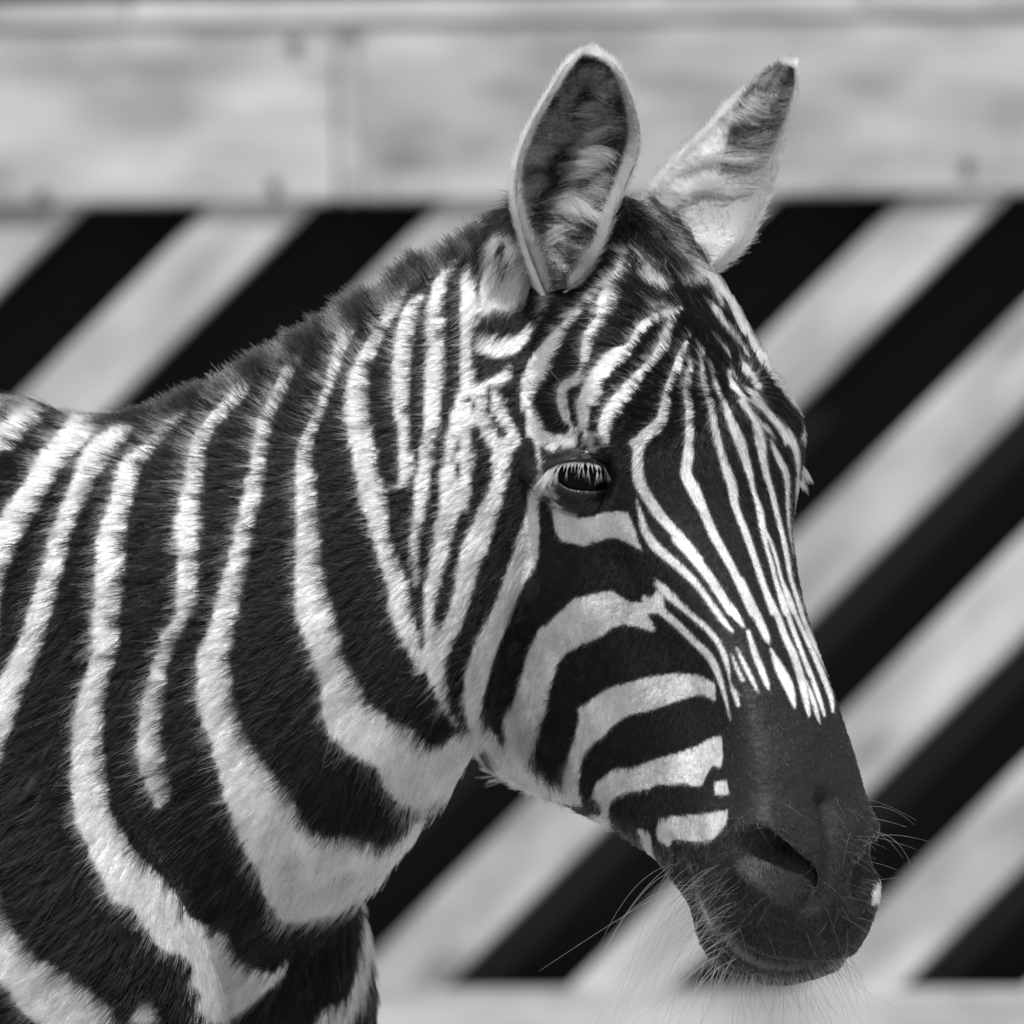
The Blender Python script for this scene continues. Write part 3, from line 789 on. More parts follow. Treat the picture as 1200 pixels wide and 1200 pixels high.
i3.G((386, 118), (440, 112), (452, 170), (415, 178), (390, 170))
j6.G((990, 770), (1010, 660), (1110, 640), (1240, 630), (1340, 620), (1470, 600), (1560, 590), (1550, 700), (1480, 790), (1420, 840), (1300, 850), (1200, 830), (1130, 830), (1100, 890), (1060, 870), (1000, 830))
j6.S((870, 760, 60), (910, 800, 90), (930, 900, 70), (960, 1030, 60), (1010, 1110, 60), (1080, 1180, 60))
d5.S((690, 960, 16), (760, 1030, 22), (830, 1110, 26), (880, 1200, 26), sub=True)
d5.S((550, 890, 26), (610, 980, 34), (670, 1050, 36), (700, 1150, 30), sub=True)
d5.S((590, 800, 10), (650, 880, 12), (690, 930, 12), sub=True)
d5.S((560, 380, 14), (600, 480, 16), (640, 560, 14), sub=True)
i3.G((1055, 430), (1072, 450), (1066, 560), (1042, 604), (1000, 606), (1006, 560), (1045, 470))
# dark gaps behind the cheek
k3.S((940, 290, 44), (932, 480, 56), (930, 690, 60), (905, 830, 36), (885, 950, 34), (868, 1080, 30), (862, 1200, 28), sub=True)
l3.S((862, 0, 30), (850, 150, 34), (832, 300, 30), (815, 420, 20), sub=True)
m7.S((275, 890, 34), (300, 1040, 84), (345, 1190, 112), (330, 1300, 110), sub=True)
# fine dark notches over the eye
e5.S((455, 0, 26), (470, 60, 34), (490, 100, 10), sub=True)
e5.S((497, 150, 26), (500, 200, 26), (515, 240, 20), sub=True)
e5.S((590, 0, 45), (580, 90, 40), (590, 180, 26), (630, 250, 20), sub=True)

def pattern(px, py):
    """0..1 white amount for positions in units (bilinear)"""
    x = np.clip(px - GX0, 0, GW - 1.01); y = np.clip(py - GY0, 0, GH - 1.01)
    i = x.astype(int); j = y.astype(int); fx = x - i; fy = y - j
    def g(a, b): return np.clip(FIELD[a, b] / 3.0 + .5, 0, 1)
    return (g(j, i) * (1 - fx) * (1 - fy) + g(j, i + 1) * fx * (1 - fy) + g(j + 1, i) * (1 - fx) * fy + g(j + 1, i + 1) * fx * fy)

WHITE, BLACK = 0.47, 0.0035
SKINW = 0.64
def coat_white(units, nrm_world, labs):
    """white amount at points; the hidden side of the head takes the mirror image of the seen one"""
    v = pattern(units[:, 0], units[:, 1])
    h = IH(units)
    away = (nrm_world[:, 1] > 0.05) & (labs == 0) & (h[:, 2] < 0)
    m = from_head(h * (1, 1, -1))
    vm = pattern(m[:, 0], m[:, 1])
    return np.where(away, vm, v)
def tint_of(wh): return BLACK * (WHITE / BLACK) ** np.clip(wh, 0, 1) * 1.0

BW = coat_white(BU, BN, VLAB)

# ------------------------------------------------------------------ zebra root and body mesh
zebra = bpy.data.objects.new('zebra', None); COL.objects.link(zebra)
zx = float(P((-600, 600, 112))[0])
zebra.location = (zx, 112 * U, 0)
bpy.context.view_layer.update()
ZINV = np.array(zebra.location)
tag(zebra, 'striped zebra with lowered head, pricked ears and dark muzzle, standing before the timber barrier', 'zebra')
def local(v): return np.asarray(v) - ZINV

def add_tint(me, vals, domain='POINT'):
    a = me.attributes.new('tint', 'FLOAT', domain)
    a.data.foreach_set('value', np.asarray(vals, np.float32))

def fast_mesh(name, V, F, tint, mat):
    me = bpy.data.meshes.new(name)
    k = F.shape[1]
    me.vertices.add(len(V)); me.vertices.foreach_set('co', np.asarray(V, np.float32).ravel())
    me.loops.add(F.size); me.loops.foreach_set('vertex_index', F.astype(np.int32).ravel())
    me.polygons.add(len(F)); me.polygons.foreach_set('loop_start', np.arange(0, F.size, k, dtype=np.int32))
    me.update(calc_edges=True); me.validate()
    me.polygons.foreach_set('use_smooth', np.ones(len(F), bool))
    add_tint(me, tint); me.materials.append(mat)
    o = bpy.data.objects.new(name, me); COL.objects.link(o); o.parent = zebra
    return o

# muzzle skin: bare dark hide, greyer and speckled on the bridge of the nose
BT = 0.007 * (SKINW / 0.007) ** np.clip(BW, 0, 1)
BHs = IH(BU)
muz = np.clip((BHs[:, 0] - 640) / 60, 0, 1) * (VLAB == 0)
BT = np.where((BW < .5) & (muz > 0), 0.010 + 0.004 * muz, BT)
MOUTH = smooth_path(MOUTH, 80)
hsel = np.where((BHs[:, 0] > 700) & (VLAB == 0))[0]
qh = BHs[hsel] * 1.0; qh[:, 2] = np.abs(qh[:, 2])
dm = np.min(np.linalg.norm(qh[:, None, :] - MOUTH[None], axis=2), 1)
BT[hsel] += 0.10 * np.exp(-((dm - 9) / 3.5) ** 2) * np.clip((qh[:, 0] - 735) / 20, 0, 1)
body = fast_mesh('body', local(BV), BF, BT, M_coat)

# ------------------------------------------------------------------ strands
def strands(name, pts, r0, r1, tint, parent, mat=M_fur, kind=None):
    """pts (N, K, 3) world metres"""
    N, K, _ = pts.shape
    hc = bpy.data.hair_curves.new(name)
    hc.add_curves([K] * N)
    hc.position_data.foreach_set('vector', (pts - ZINV).astype(np.float32).ravel())
    u = np.linspace(0, 1, K)[None]
    r0 = np.broadcast_to(np.asarray(r0, float), (N,))[:, None]; r1 = np.broadcast_to(np.asarray(r1, float), (N,))[:, None]
    rad = r0 + (r1 - r0) * u ** 1.5
    ra = hc.attributes.get('radius') or hc.attributes.new('radius', 'FLOAT', 'POINT')
    ra.data.foreach_set('value', rad.astype(np.float32).ravel())
    ta = hc.attributes.new('tint', 'FLOAT', 'CURVE')
    ta.data.foreach_set('value', np.clip(tint, 0.003, 0.95).astype(np.float32))
    hc.materials.append(mat)
    o = bpy.data.objects.new(name, hc); COL.objects.link(o); o.parent = parent
    if parent is not None and parent is not zebra:
        o.matrix_parent_inverse.identity()
    if kind: o['kind'] = kind
    return o

# lie of the coat: x, y, direction, length, all in units on the near side
LIE = np.array([
 (20, 480, -.7, -.5, 24), (100, 600, -.85, .4, 20), (60, 800, -.8, .55, 20), (40, 1050, -.8, .6, 22), (180, 520, -.8, -.45, 22), (200, 700, -.95, .2, 19),
 (200, 900, -.85, .45, 20), (200, 1120, -.7, .7, 22), (330, 450, -.7, -.7, 22), (300, 650, -1, .15, 18), (280, 850, -.85, .5, 20), (350, 1050, -.35, .93, 21),
 (430, 1150, -.3, .9, 20), (420, 400, -.7, -.65, 22), (400, 600, -.95, .25, 18), (400, 800, -.75, .6, 18), (440, 920, -.3, .95, 20), (500, 940, .2, .95, 20),
 (480, 350, -.9, -.3, 15), (480, 550, -1, .1, 14), (500, 750, -.8, .5, 13), (540, 330, -.98, 0, 13), (530, 480, -.95, .25, 12), (560, 600, -.85, .5, 14),
 (545, 800, -.6, .7, 16), (590, 310, -.1, 1, 26), (580, 350, -.3, .9, 20), (600, 420, -.8, .5, 11), (620, 890, -.5, .85, 20), (600, 760, -.75, .65, 13),
 (640, 440, -.95, -.1, 14), (680, 360, -.9, -.3, 14), (720, 300, -.7, -.6, 16), (720, 440, -.85, -.2, 12), (780, 330, -.4, -.6, 18), (780, 400, -.6, -.6, 13),
 (680, 500, -.9, .1, 9), (690, 610, -.8, .5, 5), (700, 700, -.8, .5, 6), (660, 780, -.75, .6, 10), (760, 780, -.8, .4, 6), (720, 930, -.7, .6, 10),
 (800, 900, -.7, .5, 5), (790, 600, .1, 1, 5), (840, 650, .2, .95, 5), (860, 760, .25, .95, 4), (930, 740, .3, .95, 4), (900, 600, .5, .6, 6),
 (850, 850, .2, .95, 3.5), (900, 920, .2, 1, 3.2), (960, 900, .3, 1, 3), (850, 1080, -.1, 1, 5), (950, 1080, .1, 1, 4), (780, 1000, -.4, .9, 8),
 (-200, 600, -.8, .5, 20), (-600, 900, -.8, .5, 20), (-1300, 900, -.5, .8, 20), (100, 1700, -.1, 1, 14), (-1350, 1700, -.1, 1, 14)], float)
def lie(px, py):
    out = np.zeros((len(px), 3)); wsum = np.zeros(len(px))
    for x, y, dx, dy, ln in LIE:
        d2 = (px - x) ** 2 + (py - y) ** 2
        w_ = 1 / (d2 + 500) ** 1.7
        out += w_[:, None] * np.array([dx, dy, ln]); wsum += w_
    out /= wsum[:, None]
    # whorl on the forehead
    qx, qy = px - 862, py - 455
    r = np.hypot(qx, qy) + 1e-6
    k = np.exp(-(r / 75) ** 2)
    out[:, 0] = out[:, 0] * (1 - k) + k * qx / r; out[:, 1] = out[:, 1] * (1 - k) + k * qy / r
    out[:, 2] = out[:, 2] * (1 - k) + k * 13
    return out
LOCK = {}
def grow(root_u, nrm, labs, wh, lift=0.27, clump=0.62, K=5, len_mul=1.0):
    """root positions (units), world normals -> strand points (N,K,3) world, lengths"""
    h = IH(root_u)
    away = (nrm[:, 1] > 0.05) & (labs == 0) & (h[:, 2] < 0)
    mu = from_head(h * (1, 1, -1))
    q = np.where(away[:, None], mu, root_u)
    f = lie(q[:, 0], q[:, 1])
    nu = np.stack([nrm[:, 0], -nrm[:, 2], nrm[:, 1]], 1)
    dirv = np.stack([f[:, 0], f[:, 1], np.zeros(len(f))], 1)
    hd = np.stack([dirv @ HA, dirv @ HT, -(dirv @ HN)], 1)
    dirv = np.where(away[:, None], hd[:, [0]] * HA + hd[:, [1]] * HT + hd[:, [2]] * HN, dirv)
    dirv -= (dirv * nu).sum(1, keepdims=True) * nu
    dirv /= np.linalg.norm(dirv, axis=1, keepdims=True) + 1e-9
    side = np.cross(nu, dirv)
    N = len(root_u)
    L = f[:, 2] * np.interp(f[:, 2], [9, 16], [1.0, 1.4]) * rng.uniform(.6, 1.25, N) * len_mul
    # locks: roots sharing a cell lean together
    cell = np.floor(root_u / (np.array([8., 8., 10.]) * np.interp(f[:, 2], [4, 9, 18], [.45, .7, 1.1])[:, None]) + 0.35 * np.sin(root_u[:, [1, 2, 0]] * .11)).astype(np.int64)
    key = ((cell[:, 0] + 20000) * 40000 + cell[:, 1] + 20000) * 40000 + cell[:, 2] + 20000
    uk, inv = np.unique(key, return_inverse=True)
    cnt = np.bincount(inv).astype(float)
    cen = np.stack([np.bincount(inv, root_u[:, k]) / cnt for k in range(3)], 1)[inv]
    lockj = rng.normal(0, 1, (len(uk), 3))[inv]
    dd = dirv + side * (0.17 * lockj[:, [0]] + rng.normal(0, .14, (N, 1)))
    dd /= np.linalg.norm(dd, axis=1, keepdims=True)
    L = L * np.clip(1 + .36 * lockj[:, 2], .45, 1.8)
    lf = lift * (1 + .22 * lockj[:, 1] + rng.normal(0, .25, N))
    lf = np.clip(lf * np.interp(L, [4, 12], [1.7, 1.0]), .08, .95)[:, None]
    u = np.linspace(0, 1, K)
    pts = np.empty((N, K, 3))
    pull = (cen - root_u) * clump
    pull *= np.minimum(1, 8 / (np.linalg.norm(pull, axis=1, keepdims=True) + 1e-9))
    pull -= (pull * nu).sum(1, keepdims=True) * nu
    for i, t in enumerate(u):
        pts[:, i] = root_u - nu * 0.6 + L[:, None] * (dd * (t * (1 - .25 * lf)) + nu * lf * (t - .45 * t * t)) + pull * t
    LOCK['j'] = rng.normal(0, 1, len(uk))[inv]
    return P(pts.reshape(-1, 3)).reshape(N, K, 3), L

def scatter(V, F, dens, n):
    """n random points on quads, weighted by area and per-face density -> face index and weights (n,3), vertex triples"""
    T = np.vstack([F[:, [0, 1, 2]], F[:, [0, 2, 3]]])
    D = np.concatenate([dens, dens])
    ar = np.linalg.norm(np.cross(V[T[:, 1]] - V[T[:, 0]], V[T[:, 2]] - V[T[:, 0]]), axis=1) * D
    c = np.cumsum(ar); idx = np.searchsorted(c, rng.uniform(0, c[-1], n))
    a, b = rng.uniform(0, 1, (2, n)); fl = a + b > 1; a[fl], b[fl] = 1 - a[fl], 1 - b[fl]
    return T[np.minimum(idx, len(T) - 1)], np.stack([1 - a - b, a, b], 1)

# ------------------------------------------------------------------ eyes
PX = o8
contour = np.array([(130, 436), (190, 386), (280, 346), (390, 326), (490, 324), (590, 338), (690, 372), (770, 428), (830, 505), (872, 590), (800, 588), (730, 598), (640, 610), (550, 613), (450, 607), (350, 582), (280, 540), (200, 478)], float)
contour = np.stack([o8.x0 + contour[:, 0] / o8.k, o8.y0 + contour[:, 1] / o8.k], 1)
cc = np.vstack([contour, contour[:1]])
contour = smooth_path(cc, 61)[:-1]
c2 = contour.mean(0)
def ball_depth(px, py, R):
    q = R * R - (px - EC[0]) ** 2 - (py - EC[1]) ** 2
    return EC[2] - np.sqrt(np.maximum(q, 60))
tang = np.roll(contour, -1, 0) - np.roll(contour, 1, 0)
outn = np.stack([tang[:, 1], -tang[:, 0]], 1); outn /= np.linalg.norm(outn, axis=1, keepdims=True)
outn *= np.sign((outn * (contour - c2)).sum(1).mean())
outn = outn * .45 + .55 * (contour - c2) / np.linalg.norm(contour - c2, axis=1, keepdims=True)
upper = np.clip((c2[1] - contour[:, 1]) / 14, -1, 1)
ring_off = [-1.5, 0, 3, 7, 12, 18, 25, 33, 41]
rings = []
for ko, off in enumerate(ring_off):
    p = contour + outn * off
    sd = np.array([skin_depth(x, y) for x, y in p])
    lidR = EYE_R + (1.0 if ko == 0 else 2.5 + (3.5 + 7 * np.clip(upper, 0, 1)) * math.exp(-((off - 5) / 7) ** 2))
    bdp = ball_depth(p[:, 0], p[:, 1], lidR)
    k = np.clip((off - 6) / 28, 0, 1); k = k * k * (3 - 2 * k)
    # fold above the upper lid
    fold = 3.5 * np.clip(upper, 0, 1) * math.exp(-((off - 15) / 4) ** 2)
    sd = np.where(np.isnan(sd), bdp, sd)
    dep = np.minimum(bdp, sd + 30) * (1 - k) + (sd + 0.6 * k + (1.5 if off > 40 else 0)) * k + fold
    rr = np.hypot(p[:, 0] - EC[0], p[:, 1] - EC[1])
    if ko > 0: dep = np.where(rr < EYE_R + 1, np.minimum(dep, ball_depth(p[:, 0], p[:, 1], EYE_R + 2.5)), dep)
    rings.append(np.column_stack([p, dep]))
LIDU = np.array(rings)                                    # rings, 60, 3
m_, k_ = LIDU.shape[:2]
LIDF = np.array([(i * k_ + j, i * k_ + (j + 1) % k_, (i + 1) * k_ + (j + 1) % k_, (i + 1) * k_ + j) for i in range(m_ - 1) for j in range(k_)])
lid_wh = pattern(LIDU.reshape(-1, 3)[:, 0], LIDU.reshape(-1, 3)[:, 1])
ringid = np.repeat(np.arange(m_), k_)
lid_t = tint_of(lid_wh); lid_t[ringid <= 1] = np.where(np.tile(upper, m_)[ringid <= 1] < -.2, 0.035, 0.008)
M_lid = material('moist_eyelid_skin', lambda nt: attr_coat(nt, 0.42, 0.5))
def mirror_u(u): return from_head(IH(u) * (1, 1, -1))
EM_V, EM_F, EM_N, EM_L = [], [], [], []                    # extra skin that grows coat
def uv_ball(c_w, r, nu=32, nv=20):
    v, f = [], []
    for i in range(nv + 1):
        a = math.pi * i / nv
        for j in range(nu):
            b = 2 * math.pi * j / nu
            v.append((c_w[0] + r * math.sin(a) * math.cos(b), c_w[1] + r * math.sin(a) * math.sin(b), c_w[2] + r * math.cos(a)))
    for i in range(nv):
        for j in range(nu):
            f.append((i * nu + j, (i + 1) * nu + j, (i + 1) * nu + (j + 1) % nu, i * nu + (j + 1) % nu))
    return np.array(v), f
lash_roots = []
for sg in (1, -1):
    Lu = LIDU.reshape(-1, 3) if sg == 1 else mirror_u(LIDU.reshape(-1, 3))
    Fq = LIDF if sg == 1 else LIDF[:, ::-1]
    # outward faces
    Lw = P(Lu)
    nn = vnormals(Lw, Fq)
    cw = P(EC if sg == 1 else mirror_u(EC[None])[0])
    if ((Lw - cw) * nn).sum() < 0: Fq = Fq[:, ::-1]; nn = -nn
    lid = fast_mesh('eyelid', local(Lw), Fq, lid_t, M_lid)
    lid['label'] = 'dark eyelid rim around the eye'
    bv, bf = uv_ball(local(cw), EYE_R * U)
    newmesh('eye', bv, bf, M_eye, zebra)
    # lashes along the upper lid
    up = np.where(upper > -0.1)[0]
    edge = contour[up]
    order = np.argsort(edge[:, 0]); edge = edge[order]
    n_l, n_k = 700, 26
    lockc = (np.arange(n_k) + rng.uniform(-.35, .35, n_k) + .5) / n_k
    lk = rng.integers(0, n_k, n_l)
    spread = rng.normal(0, .02, n_l)
    tt = .03 + np.clip(lockc[lk] + spread, 0, 1) * .8
    ex = np.interp(tt, np.linspace(0, 1, len(edge)), edge[:, 0]); ey = np.interp(tt, np.linspace(0, 1, len(edge)), edge[:, 1])
    lu = np.stack([ex, ey - 3, ball_depth(ex, ey, EYE_R + 9)], 1)
    lj = rng.normal(0, .2, n_k); ll = rng.uniform(9, 24, n_k)
    ln = ll[lk] * rng.uniform(.45, 1.05, n_l)
    fan = (tt - .62) * 1.5 + lj[lk] - spread * 10
    dv = np.stack([fan, np.full(n_l, .62) + rng.normal(0, .05, n_l), np.full(n_l, -.8)], 1)
    pts = np.stack([lu + ln[:, None] * (dv * t + np.array([0, .5, .1]) * t * t) for t in np.linspace(0, 1, 6)], 1)
    if sg == -1: pts = mirror_u(pts.reshape(-1, 3)).reshape(pts.shape)
    o = strands('eyelash', P(pts.reshape(-1, 3)).reshape(pts.shape), 0.00019, 0.00006, rng.uniform(.45, .85, n_l), lid)
    o['label'] = 'pale drooping eyelashes'
    EM_V.append(Lu); EM_F.append(Fq); EM_N.append(nn)

# ------------------------------------------------------------------ ears
def make_ear(Lp, Rp, bulge, bdir, d_l, d_r, inner_t):
    """Lp, Rp: rim polylines (x, y) from root to tip; bulge: depth of the cup along bdir at each station"""
    NV, NU = 46, 27
    Ls = smooth_path(np.column_stack([Lp, d_l]), NV); Rs = smooth_path(np.column_stack([Rp, d_r]), NV)
    B = smooth_path(np.column_stack([bulge, bulge]), NV)[:, 0]
    u = np.linspace(-1, 1, NU)
    prof = (1 - np.abs(u) ** 2.2) ** .75
    bdir = np.asarray(bdir, float); bdir = bdir / np.linalg.norm(bdir)
    G = np.empty((NV, NU, 3))
    for i in range(NV):
        mid = Ls[i] * (1 - (u[:, None] + 1) / 2) + Rs[i] * (u[:, None] + 1) / 2
        G[i] = mid + (B[i] * prof)[:, None] * bdir
    return G
EARS = []
near_L = [(640, 345), (622, 300), (609, 258), (604, 226), (606, 196), (613, 171), (627, 139), (648, 103), (662, 80), (678, 64)]
near_R = [(668, 338), (690, 315), (708, 284), (722, 244), (737, 208), (747, 180), (749, 150), (739, 110), (724, 80), (704, 63)]
EARS.append(dict(G=make_ear(near_L, near_R, [30, 45, 62, 74, 76, 70, 58, 40, 20, 6], (-.25, .05, 1),
                            np.linspace(-60, -30, 10), np.linspace(-78, -52, 10), .2), near=True))
far_L = [(812, 318), (818, 292), (830, 258), (840, 226), (848, 194), (853, 168), (860, 140), (872, 115), (893, 94), (922, 71)]
far_R = [(836, 320), (858, 304), (881, 278), (896, 246), (906, 216), (914, 187), (922, 158), (929, 127), (934, 98), (931, 76)]
EARS.append(dict(G=make_ear(far_L, far_R, [80, 112, 132, 131, 114, 86, 54, 30, 15, 4], (-.84, .05, .55),
                            np.linspace(70, 95, 10), np.linspace(20, 60, 10), .3), near=False))
M_ear = material('ear_skin', lambda nt: attr_plain(nt))
for E in EARS:
    G = E['G']; NV, NU, _ = G.shape
    Gw = P(G.reshape(-1, 3)).reshape(G.shape)
    du = np.gradient(Gw, axis=1); dv = np.gradient(Gw, axis=0)
    nin = np.cross(du, dv); nin /= np.linalg.norm(nin, axis=2, keepdims=True) + 1e-12
    # inner side looks out of the cup
    cup = Gw[:, NU // 2] - (Gw[:, 0] + Gw[:, -1]) / 2
    if (nin[NV // 2, NU // 2] @ cup[NV // 2]) > 0: nin = -nin
    th = 0.0030
    uu = np.linspace(-1, 1, NU)
    edge = np.clip((1 - np.abs(uu)) / .25, 0.25, 1)[None, :, None] * np.clip((NV - 1 - np.arange(NV)) / 5, .3, 1)[:, None, None]
    inner = Gw + nin * th * .5 * edge; outer = Gw - nin * th * edge
    V = np.vstack([inner.reshape(-1, 3), outer.reshape(-1, 3)])
    off = NV * NU; F = []
    for i in range(NV - 1):
        for j in range(NU - 1):
            a, b, c, d = i * NU + j, i * NU + j + 1, (i + 1) * NU + j + 1, (i + 1) * NU + j
            F.append((a, b, c, d)); F.append((off + a, off + d, off + c, off + b))
    loop = [(i * NU, (i + 1) * NU) for i in range(NV - 1)] + [((NV - 1) * NU + j, (NV - 1) * NU + j + 1) for j in range(NU - 1)] + \
           [((i + 1) * NU + NU - 1, i * NU + NU - 1) for i in reversed(range(NV - 1))]
    for a, b in loop: F.append((a, off + a, off + b, b))
    au = np.abs(uu)[None].repeat(NV, 0); vv = np.linspace(0, 1, NV)[:, None].repeat(NU, 1)
    rim = np.clip((au - .86) / .1, 0, 1); rim = np.maximum(rim, np.clip((vv - .955) / .03, 0, 1))
    rim = rim * np.clip((vv - .08) / .2, 0.06, 1)
    if not E['near']: rim = np.where(uu[None] > 0, np.clip((au - .97) / .03, 0, 1), rim)
    t_in = 0.016 * (1 - rim) + .4 * rim
    if not E['near']: t_in = np.maximum(t_in, .40 * np.clip((.80 - vv) / .55, 0, 1) ** 1.5)
    t_out = np.where(au > .95, .25, .88)
    t_in = np.where(au > .95, np.minimum(t_in, .22), t_in)
    ob = fast_mesh('ear', local(V), np.array(F), np.concatenate([t_in.ravel(), t_out.ravel()]), M_ear)
    ob['label'] = 'upright ear with pale rim and hairy hollow' if E['near'] else 'ear turned outwards, showing its pale back'
    # ---- hair on the ear
    def at(i, j, A):
        i0 = np.clip(i.astype(int), 0, NV - 2); j0 = np.clip(j.astype(int), 0, NU - 2); fi = (i - i0)[:, None]; fj = (j - j0)[:, None]
        return (A[i0, j0] * (1 - fi) * (1 - fj) + A[i0 + 1, j0] * fi * (1 - fj) + A[i0, j0 + 1] * (1 - fi) * fj + A[i0 + 1, j0 + 1] * fi * fj)
    acr = du / (np.linalg.norm(du, axis=2, keepdims=True) + 1e-12); alo = dv / (np.linalg.norm(dv, axis=2, keepdims=True) + 1e-12)
    P_, R0, R1, T_ = [], [], [], []
    ts = np.linspace(0, 1, 6)
    def add(i, j, d0, d1, L, tint, r0=0.00020, r1=0.00006, outside=False, base=None):
        root = at(i, j, outer if outside else inner) if base is None else base
        p = np.stack([root + (L * U)[:, None] * (d0 * t + (d1 - d0) * t * t * .5) for t in ts], 1)
        P_.append(p); R0.append(np.full(len(p), r0)); R1.append(np.full(len(p), r1)); T_.append(tint)
    def nrmz(a): return a / (np.linalg.norm(a, axis=1, keepdims=True) + 1e-12)
    # locks of long hair from both inner edges reaching into the hollow
    for side, nl, per in ((-1, 74, 64), (1, 58, 56)):
        nn = nl * per
        lv = rng.uniform(.04, .93, nl); le = rng.uniform(.38, .92, nl); lj = rng.normal(0, 1, (nl, 4))
        k = np.repeat(np.arange(nl), per)
        sv = rng.normal(0, .022, nn)
        v = np.clip(lv[k] + sv, .02, .97)
        e = np.clip(le[k] + rng.normal(0, .06, nn), .3, .95)
        i = v * (NV - 1); j = (side * e + 1) / 2 * (NU - 1)
        A = at(i, j, acr) * (-side); Ln = at(i, j, alo); Nn = at(i, j, nin)
        bias = (.35 if side < 0 else -.15) + .3 * (lv[k] - .5)
        d0 = nrmz(A * .8 + Nn * (.42 + .15 * lj[k][:, [0]]) + Ln * (bias[:, None] + .35 * lj[k][:, [1]]) + rng.normal(0, .05, (nn, 3)))
        d1 = nrmz(A * .9 - Nn * .1 + Ln * (bias[:, None] + .55 * lj[k][:, [2]] - 9 * sv[:, None]) + rng.normal(0, .06, (nn, 3)))
        wid = np.linalg.norm(at(i, j * 0 + NU - 1.001, Gw) - at(i, j * 0, Gw), axis=1) / U
        L = wid * np.clip(.34 + .1 * lj[k][:, 3], .14, .6) * rng.uniform(.6, 1.1, nn)
        tint = np.clip((.58 + .2 * lj[k][:, 1]) * rng.uniform(.6, 1.3, nn), .03, .85)
        if not E['near']: tint = np.clip(tint * np.interp(v, [.2, .85], [1.6, .7]), .03, .92); L = L * np.interp(v, [.25, .75], [1.6, 1.0])
        add(i, j, d0, d1, L, tint, 0.00030, 0.00010)
    # short dark down in the hollow
    nn = 5000
    i = rng.uniform(.03, .97, nn) * (NV - 1); j = (rng.uniform(-.9, .9, nn) + 1) / 2 * (NU - 1)
    d0 = nrmz(at(i, j, nin) * .5 + at(i, j, alo) * .5 + rng.normal(0, .35, (nn, 3)))
    dt = np.clip(rng.normal(.035, .04, nn), .006, .4)
    if not E['near']: dt = np.where(i / NV < rng.uniform(.2, .85, nn), rng.uniform(.3, .75, nn), dt)
    add(i, j, d0, d0, rng.uniform(6, 13, nn), dt)
    # pale rim fringe
    nn = 13000
    s_ = rng.uniform(0, 1, nn); sd = rng.integers(0, 2, nn) * 2 - 1
    i = np.minimum(s_ ** .9, .999) * (NV - 1); j = (sd * rng.uniform(.9 if E['near'] else .955, 1.0, nn) + 1) / 2 * (NU - 1.001)
    tipz = rng.uniform(0, 1, nn) < .1
    i = np.where(tipz, NV - 1.001 - rng.uniform(0, 1.2, nn), i); j = np.where(tipz, rng.uniform(0, 1, nn) * (NU - 1.001), j)
    A = at(i, j, acr) * sd[:, None]; A = np.where(tipz[:, None], at(i, j, alo), A)
    d0 = nrmz(A * .75 + at(i, j, alo) * .5 + at(i, j, nin) * .55 + rng.normal(0, .25, (nn, 3)))
    L = rng.uniform(6, 12, nn) * np.where(i < .35 * NV, 1.3, 1)
    if not E['near']:
        lw = (sd > 0) & (i < .55 * NV); L = np.where(lw & (rng.uniform(0, 1, nn) < .15), L * 3.2, L)
    if not E['near']: L = np.where(sd > 0, L * .55, L)
    bt = np.clip((i / NV - .06) / .22, .3, 1)
    add(i, j, d0, d0, L * (1.6 - .6 * bt), rng.uniform(.55 if not E['near'] else .7, .95, nn) * bt, 0.00024)
    # pale coat on the back
    nn = 26000
    i = rng.uniform(.0, .99, nn) * (NV - 1); j = rng.uniform(0, 1, nn) * (NU - 1.001)
    d0 = nrmz(at(i, j, alo) * .9 - at(i, j, nin) * .28 + rng.normal(0, .15, (nn, 3)))
    add(i, j, d0, d0, rng.uniform(10, 18, nn), rng.uniform(.8, .95, nn), 0.00026, outside=True)
    strands('ear_hair', np.vstack(P_), np.concatenate(R0), np.concatenate(R1), np.concatenate(T_), ob, kind='stuff')

# ------------------------------------------------------------------ the coat
NOSTRIL = smooth_path(NOSTRIL, 12)
fc = BU[BF].mean(1); fl = VLAB[BF].min(1)
dens = np.where(fl == 0, 3.0, 1.0)
dens = np.where(fc[:, 0] < -40, .22, dens)
dens = np.where(fc[:, 0] < -260, .05, dens)
dens = np.where(fc[:, 1] > 1260, .05, dens)
dens = np.where((fl == 0) & (IH(fc)[:, 0] > 660), 3.0, dens)
eye_h = IH(LIDU.reshape(-1, 3)).mean(0)
for sg in (1, -1):
    de = np.linalg.norm((IH(fc) - eye_h * (1, 1, sg)), axis=1); dens = np.where(de < 52, 0, dens)
tri, wt = scatter(BV, BF, dens, 520000)
root = (BU[tri] * wt[..., None]).sum(1); nr = (BN[tri] * wt[..., None]).sum(1); nr /= np.linalg.norm(nr, axis=1, keepdims=True)
rl = VLAB[tri[:, 0]]
def colour(root, nr, rl):
    n = len(root)
    jr = root + np.stack([rng.normal(0, .8, n), rng.normal(0, .8, n), np.zeros(n)], 1)
    wh = coat_white(jr, nr, rl)
    wh = (wh > rng.uniform(.2, .8, n)).astype(float)
    t = np.where(wh > .5, WHITE * rng.uniform(.5, 1.4, n), BLACK * rng.uniform(.4, 1.8, n))
    stray = (wh < .5) & (rng.uniform(0, 1, n) < .015)
    t = np.where(stray, rng.uniform(.04, .25, n), t)
    return wh, t
pts, L = grow(root, nr, rl, None)
shown = IP(pts[:, 1])
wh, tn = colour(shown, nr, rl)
tn = tn * np.clip(1 + .17 * LOCK['j'], .45, 1.5)
hs = IH(root)
mz = np.clip((hs[:, 0] - 640) / 60, 0, 1) * (rl == 0)
